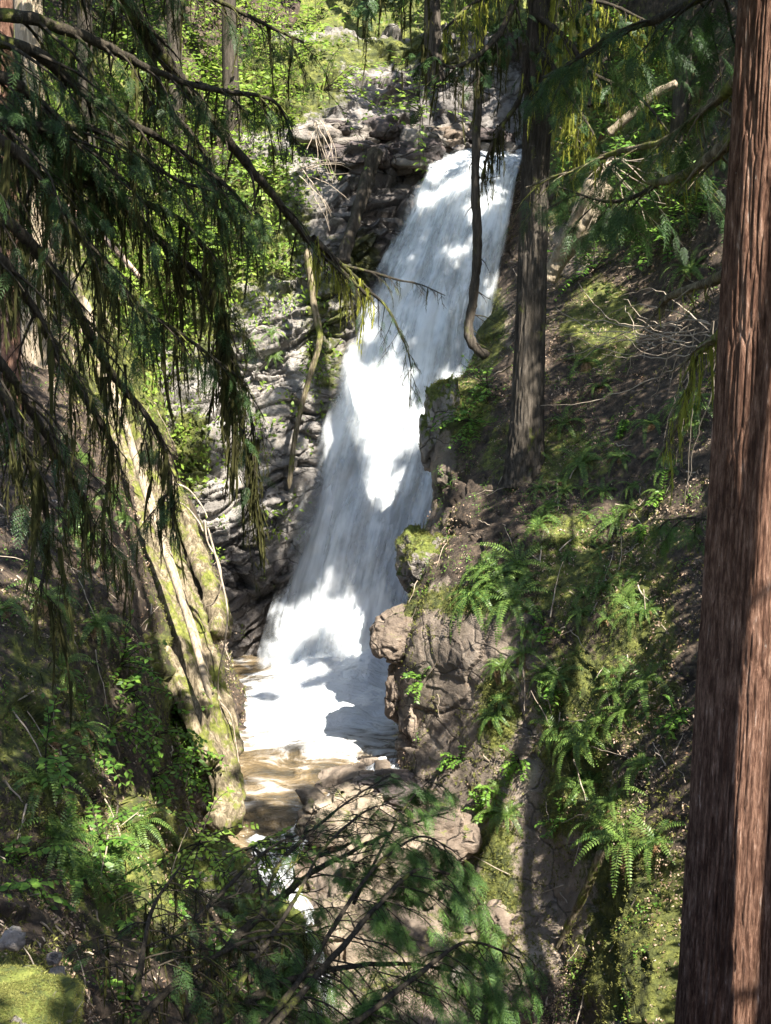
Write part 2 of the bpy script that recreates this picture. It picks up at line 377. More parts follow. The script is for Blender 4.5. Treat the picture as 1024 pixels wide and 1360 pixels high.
right_rows = [
 row(-260, (760, 36), (740, 32), (800, 29.5), (890, 26.5), (1010, 24), (1250, 21.5), (1600, 19)),
 row(100, (745, 34), (715, 29.3), (780, 26.8), (870, 24.3), (1000, 21.5), (1250, 18.5), (1600, 16)),
 row(250, (730, 32), (690, 27.9), (765, 25.4), (865, 23.2), (1000, 20.4), (1250, 17), (1600, 14.5)),
 row(350, (715, 31), (664, 26.6), (748, 24.2), (860, 22.2), (1000, 19.2), (1250, 16), (1600, 13.5)),
 row(470, (700, 29), (634, 24.7), (705, 22.0), (825, 20.4), (985, 17.8), (1250, 14.6), (1600, 12.5)),
 row(540, (690, 28), (584, 23.1), (675, 20.8), (810, 19.2), (970, 16.9), (1250, 13.6), (1600, 11.7)),
 row(660, (660, 27), (574, 21.6), (655, 19.2), (795, 17.8), (955, 15.8), (1250, 12.7), (1600, 11)),
 row(760, (650, 25), (552, 20.2), (640, 17.9), (775, 16.8), (940, 14.9), (1250, 12), (1600, 10.5)),
 row(850, (650, 24), (535, 19.2), (620, 17.1), (745, 16.2), (925, 14.2), (1250, 11.4), (1600, 10)),
 row(930, (650, 23), (532, 18.9), (620, 16.9), (735, 15.9), (910, 13.8), (1250, 11), (1600, 9.6)),
 row(1010, (650, 21.5), (538, 18.4), (622, 16.6), (728, 15.6), (900, 13.4), (1250, 10.6), (1600, 9.3)),
 row(1100, (640, 20), (560, 17), (640, 15.7), (735, 15.0), (892, 12.9), (1250, 10.1), (1600, 9)),
 row(1210, (640, 18.5), (600, 15.5), (670, 14.6), (752, 14.1), (885, 12.3), (1250, 9.6), (1600, 8.5)),
 row(1350, (660, 16), (650, 14), (705, 13.1), (775, 12.7), (880, 11.4), (1250, 8.8), (1600, 8)),
 row(1600, (700, 13), (700, 12), (750, 11.2), (800, 10.8), (880, 9.8), (1250, 7.4), (1600, 7)),
]
patch('right_bank', right_rows, 760, 470,
      [(622, 910, 118, 145, 1.), (690, 1130, 110, 190, 1.), (795, 1190, 50, 75, 1.), (545, 850, 40, 60, .9), (560, 700, 40, 90, .5), (700, 1180, 90, 150, .85), (620, 1080, 70, 70, .8), (765, 310, 60, 70, .7), (800, 1180, 60, 120, .7), (830, 1300, 60, 100, .6), (580, 600, 30, 60, .6), (660, 420, 40, 60, .5)],
      [(770, 950, 60, 110, .55), (760, 760, 60, 90, .4), (660, 1180, 30, 120, .5), (820, 1120, 50, 110, .4), (860, 1250, 80, 140, .7), (800, 430, 50, 60, .6), (820, 180, 120, 160, .55), (600, 540, 50, 40, .7), (640, 430, 30, 60, .7), (660, 950, 30, 60, .5), (530, 800, 30, 40, .6), (720, 100, 60, 100, .5), (620, 800, 60, 20, .6), (720, 600, 100, 50, .35), (850, 850, 60, 200, .35), (770, 1060, 50, 60, .5)],
      [(530, 980, 20, 60, .6), (560, 1050, 40, 40, .4)], .12, 3, .14, .95, (.06, .27, 0))
cliff_rows = [
 row(40, (60, 33), (200, 33), (330, 32.5), (420, 32), (560, 32.5), (700, 32.5), (860, 33)),
 row(150, (60, 30), (200, 30), (330, 29.5), (425, 29.3), (560, 31), (700, 31), (860, 31)),
 row(215, (60, 28.6), (200, 28.6), (330, 28), (430, 27.8), (560, 30), (700, 30.2), (860, 30)),
 row(245, (60, 28), (200, 28), (330, 27.4), (430, 27.2), (556, 28.1), (690, 28.4), (860, 29)),
 row(330, (60, 27), (200, 27), (320, 26.6), (425, 26.4), (515, 27), (670, 27.6), (860, 28.5)),
 row(420, (40, 26), (190, 26), (300, 25.9), (410, 25.7), (482, 26.2), (660, 27), (860, 28)),
 row(520, (40, 25.3), (180, 25.3), (290, 25.2), (385, 25.2), (452, 25.6), (650, 26.6), (860, 27.5)),
 row(640, (40, 24.6), (180, 24.6), (280, 24.5), (365, 24.7), (415, 25.1), (630, 26), (860, 27)),
 row(760, (40, 23.9), (170, 23.9), (270, 23.9), (335, 24.5), (385, 24.9), (600, 25.4), (860, 26)),
 row(880, (40, 23.4), (170, 23.4), (260, 23.5), (310, 24.2), (360, 24.5), (560, 24.9), (860, 25)),
 row(1010, (40, 22.6), (170, 22.6), (250, 22.8), (310, 23.5), (360, 23.7), (560, 24), (860, 24)),
]
patch('cliff', cliff_rows, 640, 520,
      [(350, 560, 140, 300, 1.), (440, 330, 80, 250, 1.), (600, 150, 160, 70, .95), (500, 500, 200, 600, .8)],
      [(340, 300, 90, 120, .6), (300, 110, 170, 70, 1.), (480, 70, 200, 30, .6), (430, 430, 40, 150, .45), (240, 350, 120, 180, .6), (480, 345, 30, 40, .6), (250, 600, 40, 80, .6)],
      [(500, 300, 90, 120, 1.), (460, 250, 70, 110, .7), (570, 150, 150, 60, .7), (345, 820, 80, 110, .9), (620, 600, 150, 450, 1.), (450, 640, 40, 200, .5)], .12, 23, .24, 1.25, (.25, .12, 0))
left_rows = [
 row(-300, (-700, 26), (-300, 29), (0, 32), (140, 34), (280, 35), (420, 38)),
 row(0, (-700, 23), (-300, 25.5), (0, 28), (130, 30), (255, 31.5), (400, 34)),
 row(150, (-700, 20), (-300, 22.5), (0, 25.3), (130, 27), (250, 28.6), (320, 31)),
 row(300, (-700, 18), (-300, 20.3), (0, 23), (110, 24.6), (200, 26.3), (270, 29)),
 row(450, (-700, 15), (-300, 17.2), (0, 19.4), (115, 21.4), (160, 23.5), (220, 27)),
 row(600, (-700, 12), (-300, 13.8), (0, 15.6), (115, 17.6), (172, 20.4), (235, 25)),
 row(750, (-700, 9.6), (-300, 11), (0, 12.9), (130, 15.0), (222, 18.9), (285, 23)),
 row(900, (-700, 8), (-300, 9.2), (0, 11.2), (140, 13.5), (264, 18.1), (310, 21)),
 row(1040, (-700, 6.8), (-300, 8), (0, 9.7), (150, 12.2), (290, 17.3), (322, 19.5)),
 row(1120, (-700, 6.2), (-300, 7.3), (0, 9), (150, 11.3), (290, 15.9), (330, 18)),
 row(1250, (-700, 5.3), (-300, 6.3), (20, 7.6), (150, 9.5), (290, 12.6), (400, 14.6)),
 row(1400, (-700, 4.3), (-300, 5), (20, 6), (150, 7.6), (290, 10), (420, 12)),
 row(1750, (-700, 3), (-300, 3.4), (20, 4), (150, 4.8), (290, 6), (420, 8)),
]
patch('left_bank', left_rows, 700, 400, [(60, 900, 60, 80, .3), (200, 1100, 40, 50, .5), (45, 1290, 40, 40, .4)],
      [(200, 400, 120, 200, .6), (60, 950, 120, 160, .35), (240, 850, 60, 220, .3), (200, 1150, 90, 120, .5), (20, 1330, 60, 80, .9), (100, 150, 200, 150, .4)], [(280, 1090, 30, 40, .8)], .14, 43, .2, 1.2, (.05, .22, 0))
hill_rows = [
 [(c[0], 240, c[1]) for c in ((-900, 30), (-300, 32), (150, 33.5), (400, 33.5), (600, 34), (800, 34.5), (1300, 32), (2000, 30))],
 [(c[0], 120, c[1]) for c in ((-900, 31), (-300, 33), (150, 34), (400, 34), (600, 34.5), (800, 35), (1300, 33), (2000, 31))],
 [(c[0], 0, c[1]) for c in ((-900, 33.5), (-300, 35.5), (150, 36.5), (400, 36.5), (600, 37), (800, 37), (1300, 36), (2000, 34))],
 [(c[0], -150, c[1]) for c in ((-900, 38), (-300, 40), (150, 41), (400, 41), (600, 41), (800, 41), (1300, 40), (2000, 38))],
 [(c[0], -330, c[1]) for c in ((-900, 46), (-300, 48), (150, 49), (400, 49), (600, 49), (800, 49), (1300, 48), (2000, 46))],
 [(c[0], -480, c[1]) for c in ((-900, 60), (-300, 64), (150, 66), (400, 66), (600, 66), (800, 66), (1300, 64), (2000, 60))],
]
patch('hillside', hill_rows, 260, 420, [], [(350, 60, 400, 260, .9), (900, 60, 300, 200, .7)], [], .35, 61, .3, .8, (.02, .3, 0))
bed_rows = [
 row(1000, (230, 19.2), (330, 19.2), (420, 19), (500, 18.8), (580, 18.6), (700, 18.6), (950, 17)),
 row(1075, (230, 18), (330, 17.9), (420, 17.2), (500, 16.6), (580, 16.9), (700, 16.8), (950, 16)),
 row(1120, (220, 16.4), (330, 16.6), (420, 16.0), (500, 15.7), (590, 15.9), (700, 16), (950, 15)),
 row(1200, (200, 14.2), (310, 14.9), (400, 14.9), (500, 14.4), (600, 14.9), (720, 15), (950, 14)),
 row(1290, (180, 12.4), (300, 13.4), (400, 13.5), (500, 13.2), (610, 13.5), (740, 14), (950, 13)),
 row(1400, (180, 10.8), (300, 11.9), (400, 12), (500, 11.9), (620, 12.2), (760, 12.6), (950, 12)),
 row(1700, (180, 8), (300, 8.9), (400, 9), (500, 9), (640, 8.8), (780, 8.5), (950, 8)),
]
patch('stream_bed', bed_rows, 300, 420, [(500, 1200, 300, 250, 1.)], [(300, 1200, 140, 140, .6), (640, 1250, 100, 120, .55), (500, 1080, 120, 40, .4), (470, 1300, 160, 80, .5)], [(330, 1140, 60, 60, .8), (420, 1230, 40, 60, .7)], .12, 81, .2, 1.1, (.5, 0, 0))
# ground under and behind the viewer
xs = np.linspace(-16, 20, 150); ys = np.linspace(-14, 5.2, 100)
X, Y = np.meshgrid(xs, ys); Z = -1.65 - .9 * sst(1.2, 3.2, Y) * (Y - 1.0) * 1.0 + .25 * fbm(np.stack([X * .5, Y * .5, X * 0], -1), 4, 91) - 1.9 * sst(2., 4.5, Y) + sst(2.5, 9, X) * 2.0
V = np.stack([X, Y, Z], -1).reshape(-1, 3); Q = gridq(100, 150)
mk('forest_floor', V, Q, M['terrain'], None, True, {'rock': V[:, 0] * 0, 'moss': V[:, 0] * 0 + .4, 'wet': V[:, 0] * 0})['kind'] = 'structure'
# ------------------------------------------------------------------ water
POOLZ = P(440, 893, 23.45)[2]
xs = np.linspace(-7, 3.6, 220); ys = np.linspace(15.7, 25, 200); X, Y = np.meshgrid(xs, ys)
imp = P(440, 925, 22.6)
foam = 1.30 - np.sqrt(((X - imp[0] - .1) / 2.2) ** 2 + ((Y - (imp[1] - 1.2)) / 2.7) ** 2) * .95
foam = np.clip(foam, 0, 1.2)
pn = np.stack([X, Y, X * 0], -1)
Z = POOLZ + fbm(pn * 1.1, 4, 5) * .05 + np.clip(foam, 0, 1) * (.14 + .16 * fbm(pn * 1.6, 4, 8)) - sst(17.4, 15.9, Y) * .25
ft = P(465, 905, 23.0); mound = np.exp(-((X - ft[0]) / 1.5) ** 4 - ((Y - ft[1]) / .75) ** 2)
Z = Z + mound * (.34 + .30 * fbm(pn * 2.3, 4, 14)); foam = np.maximum(foam, mound * 1.5)
V = np.stack([X, Y, Z], -1).reshape(-1, 3); Q = gridq(200, 220)
M['pool'] = mat_pool(0, 0)
mk('pool', V, Q, M['pool'], None, True, {'foam': foam.ravel()})['kind'] = 'structure'; addbvh(V, Q)
FR = [(198, 596, 702, 29.6), (208, 580, 697, 28.6), (222, 566, 692, 27.9), (245, 554, 686, 27.25), (300, 527, 676, 26.75), (350, 505, 668, 26.35), (400, 484, 660, 25.95),
      (470, 460, 655, 25.55), (540, 437, 648, 25.15), (620, 411, 640, 24.75), (700, 390, 625, 24.4), (780, 369, 610, 24.1), (850, 350, 600, 23.8), (900, 337, 592, 23.5), (950, 324, 588, 23.1)]
def falls_grid(R, C, fwd, seed, amp, grow=0):
    ctrl = []
    for k, (py, l, r, y) in enumerate(FR):
        w = max(0, k - 9) * .035
        ctrl.append([P(l - grow + (r - l) * t, py, y - fwd - math.sin(math.pi * min(1, t)) * (.28 + w) - .25 * t * (k > 3)) for t in np.linspace(0, 1, 7)])
    G = resample(np.array(ctrl), R); G = np.swapaxes(resample(np.swapaxes(G, 0, 1), C), 0, 1)
    v, u = np.meshgrid(np.linspace(0, 1, R), np.linspace(0, 1, C), indexing='ij')
    q = np.stack([u * 5 + fbm(np.stack([u * 3, v * 4, u * 0], -1), 3, seed) * .9, v * 7., u * 0 + seed], -1)
    d = (fbm(q, 5, seed + 1) + .35 * fbm(q * np.array([3, 2, 1]), 4, seed + 2)) * amp * (.5 + 1.1 * v)
    N = gnormals(G)
    N = N * np.where(N[..., 1:2] > 0, -1, 1)
    G = G + N * d[..., None]
    return G.reshape(-1, 3), u.ravel(), v.ravel()
V, u, v = falls_grid(420, 200, 0, 3, .22); Q = gridq(420, 200)
wf = empty('waterfall', P(450, 900, 23.5), 'tall white waterfall slanting down to the pool between the cliff and the right bank', 'waterfall')
wf['kind'] = 'structure'
mk('water_sheet', V, Q, M['falls'], wf, True, {'u': u, 'v': v}); addbvh(V, Q)
for k, (fw, am) in enumerate(((.16, .2), (.34, .26))):
    V, u, v = falls_grid(300, 140, fw, 13 + k * 7, am, 1)
    mk('water_veil', V, gridq(300, 140), M['veil'], wf, True, {'u': u, 'v': v + k * .37})
# spray hanging at the foot of the falls
def mat_mist(c, r, dens):
    m = NT('spray'); tc = m.n('ShaderNodeTexCoord'); ln = m.n('ShaderNodeVectorMath', operation='LENGTH'); m.l(tc.outputs['Object'], ln.inputs[0])
    n = m.noise(m.co(), 1.1, 3, .5); f = m.mr(m.m_('ADD', ln.outputs['Value'], m.m_('MULTIPLY', m.m_('SUBTRACT', n, .5), .5)), .1, .95, 1., 0.)
    v = m.n('ShaderNodeVolumePrincipled'); v.inputs['Color'].default_value = (.95, .97, 1, 1); m.l(m.m_('MULTIPLY', f, dens), v.inputs['Density']); v.inputs['Anisotropy'].default_value = .2
    m.l(v.outputs[0], m.out.inputs['Volume']); return m.m
def mist(px, py, Y, sz, dens, label):
    a = np.linspace(0, 2 * np.pi, 32, endpoint=False); b = np.linspace(.01, np.pi - .01, 18); B, Aa = np.meshgrid(b, a, indexing='ij')
    d = np.stack([np.sin(B) * np.cos(Aa), np.sin(B) * np.sin(Aa), np.cos(B)], -1).reshape(-1, 3)
    o = mk('mist', d, gridq(18, 32, True), mat_mist(0, 0, dens)); o.location = [float(x) for x in P(px, py, Y)]; o.scale = sz; tag(o, label, 'mist', kind='stuff')
mist(435, 890, 22.7, (2.1, 1.4, 1.7), 2.0, 'white spray drifting where the falls strike the pool')
# small cascades below the pool
M['rill'] = mat_falls('stream_water', (.42, .6, .1), 41.)
def rill(rows, amp, seed):
    ctrl = np.array([[P(l + (r - l) * t, py, y) + np.array([0, -.04, .05]) for t in np.linspace(0, 1, 4)] for (py, l, r, y) in rows])
    G = resample(ctrl, 120); G = np.swapaxes(resample(np.swapaxes(G, 0, 1), 50), 0, 1)
    v, u = np.meshgrid(np.linspace(0, 1, 120), np.linspace(0, 1, 50), indexing='ij')
    d = fbm(np.stack([u * 5, v * 6, u * 0 + seed], -1), 4, seed) * amp
    G[..., 2] += d
    o = mk('stream', G.reshape(-1, 3), gridq(120, 50), M['rill'], None, True, {'u': u.ravel(), 'v': v.ravel()}); o['kind'] = 'structure'
rill([(1112, 325, 420, 16.0), (1140, 335, 400, 15.2), (1170, 345, 392, 14.65), (1205, 375, 415, 14.2), (1240, 396, 426, 13.75), (1275, 405, 432, 13.1), (1320, 420, 445, 12.5), (1370, 420, 445, 11.8)], .12, 4)
rill([(1010, 500, 545, 18.2), (1035, 470, 535, 17.6), (1060, 430, 470, 17.0), (1085, 400, 440, 16.5), (1110, 380, 425, 16.1)], .06, 9)
# ------------------------------------------------------------------ boulders
MB_ = []
def nrmz_(a): return a / (np.linalg.norm(a, axis=-1, keepdims=True) + 1e-9)
def boulder(name, px, py, Y, size, mat, seed, label, group=None, sub=72, rough=.16, tilt=0., base=None):
    c = P(px, py, Y)
    a = np.linspace(0, 2 * np.pi, sub * 2, endpoint=False); b = np.linspace(.02, np.pi - .02, sub)
    B, Aa = np.meshgrid(b, a, indexing='ij')
    d = np.stack([np.sin(B) * np.cos(Aa), np.sin(B) * np.sin(Aa), np.cos(B)], -1).reshape(-1, 3)
    sz = np.asarray(size, float)
    e = np.sign(d) * np.abs(d) ** .8
    p = e * sz
    f1, f2, cid = voro(d * 1.6 + seed * 3.1, seed); g1, g2, c2 = voro(d * 4.2 + seed, seed + 5)
    k = 1 + (cid - .5) * rough * 1.6 + (c2 - .5) * rough * .35 + fbm(d * 2.2 + seed, 5, seed) * rough * 1.4 - (1 - sst(0, .07, f2 - f1)) * rough * .25
    p = p * k[:, None]
    ct, st = math.cos(tilt), math.sin(tilt); p = np.stack([p[:, 0] * ct + p[:, 2] * st, p[:, 1], -p[:, 0] * st + p[:, 2] * ct], 1)
    o = mk(name, p, gridq(sub, sub * 2, True), M[mat], None, True)
    o.location = [float(x) for x in c]
    addbvh(p + c, gridq(sub, sub * 2, True))
    if mat == 'rock_moss' and Y > 6: nn_ = nrmz_(p / sz ** 2); k_ = nn_[:, 2] > -.1; MB_.append((p[k_] + c, nn_[k_]))
    return tag(o, label, 'rock' if name != 'boulder' else 'boulder', group)
boulder('rock_outcrop', 535, 842, 18.9, (.48, .6, .36), 'rock_brown', 3, 'smooth brown nose-shaped rock jutting over the falls from the right bank', rough=.13, tilt=-.35)
boulder('rock_outcrop', 541, 918, 18.7, (.33, .5, .50), 'rock_brown', 8, 'rounded reddish brown rock below the jutting nose, beside the white foam', rough=.14)
boulder('rock_outcrop', 562, 985, 18.1, (.36, .5, .62), 'rock_brown', 17, 'cracked brown rock at the foot of the right bank where the pool ends', rough=.2)
boulder('rock_outcrop', 562, 745, 19.9, (.42, .6, .5), 'rock_moss', 31, 'mossy dark rock shelf just above the jutting nose rock', rough=.2)
boulder('rock_outcrop', 590, 570, 22.0, (.36, .5, .9), 'rock_moss', 36, 'tall dark mossy rock hump under the leafy tuft beside the falls', rough=.2)
boulder('boulder', 455, 1085, 16.3, (.55, .6, .28), 'rock_tan', 12, 'large sunlit tan boulder damming the near edge of the pool', rough=.3)
boulder('boulder', 520, 1050, 17.1, (.55, .5, .22), 'rock_wet', 22, 'dark wet flat boulder at the right corner of the pool', rough=.15)
boulder('boulder', 525, 1150, 15.1, (.62, .6, .45), 'rock_tan', 13, 'tan boulder behind the green bough below the pool', rough=.2)
boulder('boulder', 580, 1110, 15.6, (.5, .5, .38), 'rock_brown', 14, 'brown boulder wedged under the right rock face below the pool', rough=.2)
boulder('boulder', 265, 1165, 13.8, (.55, .5, .42), 'rock_moss', 15, 'mossy yellow boulder below the foot of the mossy log', rough=.2)
boulder('boulder', 470, 1240, 13.9, (.5, .5, .4), 'rock_tan', 16, 'tan boulder right of the narrow white cascade', rough=.2)
boulder('boulder', 345, 1250, 13.2, (.5, .5, .42), 'rock_moss', 18, 'mossy tan boulder left of the narrow white cascade', rough=.2)
boulder('boulder', 8, 1372, 4.9, (.3, .3, .2), 'rock_moss', 19, 'sunlit moss covered boulder in the bottom left corner', rough=.15)
rr = random.Random(5)
for k in range(26):
    px = rr.uniform(230, 690); py = rr.uniform(1120, 1350); Y = 14.9 - (py - 1200) * .0165 + rr.uniform(-.2, .3)
    s = rr.uniform(.14, .34)
    boulder('stone', px, py, Y, (s * rr.uniform(.9, 1.5), s, s * rr.uniform(.6, .9)), rr.choice(['rock_tan', 'rock', 'rock_tan', 'rock_brown']), 100 + k,
            'small tan stone among many in the stream below the pool', 'small stones in the stream below the pool', 24, .2)
for k in range(22):
    px = rr.uniform(430, 705); py = rr.uniform(168, 214); Y = 29.2 + rr.uniform(-.6, .4)
    if px < 560: Y -= .9
    s = rr.uniform(.2, .5)
    boulder('stone', px, py, Y, (s * rr.uniform(.9, 1.7), s, s * rr.uniform(.45, .8)), rr.choice(['rock', 'rock', 'rock_brown', 'rock_wet']), 140 + k,
            'angular grey block among those piled behind the top of the falls', 'grey blocks piled above the falls', 24, .25)
for k, (px, py, s) in enumerate(((72, 1272, .035), (76, 1295, .045), (62, 1312, .03), (85, 1310, .03), (16, 1248, .06), (38, 1290, .03))):
    boulder('pebble', px, py, 5.9 if px > 30 else 6.2, (s, s, s * .9), 'rock', 180 + k, 'small pale pebble in the soil above the bottom left corner', 'pale pebbles in the bottom left corner', 14, .2)
# ------------------------------------------------------------------ BVH for placement
AV = np.concatenate(BV); AQ = np.concatenate(BQ)
TREE = BVHTree.FromPolygons([tuple(v) for v in AV.tolist()], AQ.tolist())
def hit(px, py):
    d = ray(px, py); r = TREE.ray_cast(Vector((0, 0, 0)), Vector(d))
    return (np.array(r[0]), np.array(r[1])) if r[0] is not None else (None, None)
def down(x, y, z=40):
    r = TREE.ray_cast(Vector((x, y, z)), Vector((0, 0, -1)))
    return r[0].z if r[0] is not None else -3.
# ------------------------------------------------------------------ leaf shapes
def rhomb(base, d, L, W, n, fold=.15):
    """quads: base (k,3), d (k,3) unit, L,W (k,), n (k,3) leaf normal"""
    s = np.cross(d, n); s /= np.linalg.norm(s, axis=1, keepdims=True) + 1e-9
    L = np.broadcast_to(L, len(base))[:, None]; W = np.broadcast_to(W, len(base))[:, None]
    m = base + d * L * .45
    V = np.stack([base, m + s * W * .5 + n * W * fold, base + d * L, m - s * W * .5 + n * W * fold], 1).reshape(-1, 3)
    return V, np.arange(len(V)).reshape(-1, 4)
def nrmz(a): return a / (np.linalg.norm(a, axis=-1, keepdims=True) + 1e-9)
def spray(seed, nb=13, nl=6, droop=.25, lw=(1.7, .62)):
    """flat conifer spray along +x, unit length, up +z"""
    r = np.random.default_rng(seed); B = []; D = []; L = []; W = []
    for i in range(nb):
        t = (i + .6) / nb; x0 = np.array([t * .9, 0, -droop * t * t])
        for sd in (-1, 1):
            a = math.radians(58 - 22 * t + r.uniform(-8, 8)); ln = .27 * (1 - t) ** .6 * (.35 + .65 * min(1, t * 4)) * r.uniform(.75, 1.15) + .05
            d = np.array([math.cos(a), sd * math.sin(a), -.15 - .2 * r.random()]); d /= np.linalg.norm(d)
            for j in range(nl):
                s = (j + .3) / nl; p = x0 + d * ln * s + np.array([0, 0, -.12 * s * s * ln])
                for q in (-1, 1):
                    b = math.atan2(d[1], d[0]) + q * math.radians(38)
                    B.append(p); D.append([math.cos(b), math.sin(b), r.uniform(-.35, .1)]); L.append(ln / nl * lw[0]); W.append(ln / nl * lw[1])
            B.append(x0); D.append(d); L.append(ln * 1.02); W.append(.012)
    B.append([0, 0, 0]); D.append([1, 0, -droop * .6]); L.append(1.); W.append(.015)
    n = np.tile([0, 0, 1.], (len(B), 1)) + r.normal(0, .22, (len(B), 3))
    return rhomb(np.array(B), nrmz(np.array(D)), np.array(L), np.array(W), nrmz(n))
SPN = [spray(k, 11, 5, .25 + .1 * k, (1.3, .40)) for k in range(5)]; SPF = [spray(10 + k, 9, 2, .35) for k in range(4)]
def strandproto(seed, n=34):
    r = np.random.default_rng(seed); t = np.sort(r.random(n)); a = r.uniform(0, 6.28, n); rad = .05 * (1 - t) ** .5 * r.uniform(.1, 1, n)
    sway = np.stack([np.sin(t * 3 + seed) * .05, np.cos(t * 2.3 + seed) * .05, -t * .86], 1)
    b = sway + np.stack([np.cos(a) * rad, np.sin(a) * rad, a * 0], 1)
    d = nrmz(np.stack([np.cos(a) * .3, np.sin(a) * .3, -np.ones(n)], 1) + r.normal(0, .16, (n, 3)))
    nn = nrmz(np.stack([np.cos(a + 1.5), np.sin(a + 1.5), a * 0], 1) + r.normal(0, .5, (n, 3)))
    return rhomb(b, d, r.uniform(.06, .15, n), r.uniform(.009, .018, n), nn)
STR = [strandproto(k) for k in range(4)]
def broadclump(seed, n=9, s=.12):
    r = np.random.default_rng(seed); b = r.normal(0, .5, (n, 3)) * [1, 1, .5]; d = nrmz(b + r.normal(0, .5, (n, 3)) + [0, 0, -.1])
    return rhomb(b, d, r.uniform(.5, 1., n) * s * 6, r.uniform(.5, .7, n) * s * 3.6, nrmz(np.tile([0, -.2, 1.], (n, 1)) + r.normal(0, .45, (n, 3))))
def strand2(seed, n=26):
    r = np.random.default_rng(seed); V, Q = strandproto(seed, n); k = 11; mb = MB(); mb.add(V, Q)
    t = np.linspace(0, 1, k); c = np.stack([np.sin(t * 3 + seed) * .05, np.cos(t * 2.3 + seed) * .05, -t], 1)
    for a in (r.uniform(0, 3), r.uniform(0, 3) + 1.5):
        w_ = .026 * (1 - t) ** .5 * r.uniform(.35, 1.3, k) + .003; s = np.array([math.cos(a), math.sin(a), 0]) * w_[:, None]
        mb.add(np.stack([c - s, c + s * r.uniform(.4, 1.2, (k, 1))], 1).reshape(-1, 3), gridq(k, 2))
    V, Q, _ = mb.arr(); return V, Q
STR = [strand2(k) for k in range(5)]
BRD = [broadclump(k) for k in range(4)]
def tuft(seed, n=9):
    r = np.random.default_rng(seed); a = r.uniform(0, 6.28, n); d = nrmz(np.stack([np.cos(a), np.sin(a), r.uniform(.3, 1.6, n)], 1)); b = r.normal(0, .22, (n, 3)) * [1, 1, .2]
    return rhomb(b, d, r.uniform(.4, 1., n), r.uniform(.12, .24, n), nrmz(r.normal(0, 1, (n, 3))))
TUF = [tuft(k) for k in range(4)]
def scatter(mb, protos, loc, X, Z, sc, m=0, rng=RNG):
    k = rng.integers(0, len(protos), len(loc))
    for i, (V, Q) in enumerate(protos):
        s = k == i
        if s.any():
            R = basis(X[s], Z[s]); W, QQ = inst(V, Q, R, loc[s], np.asarray(sc)[s]); mb.add(W, QQ, m=m)
EXTRA = []     # sample points of near foliage, used when placing the shading clumps overhead
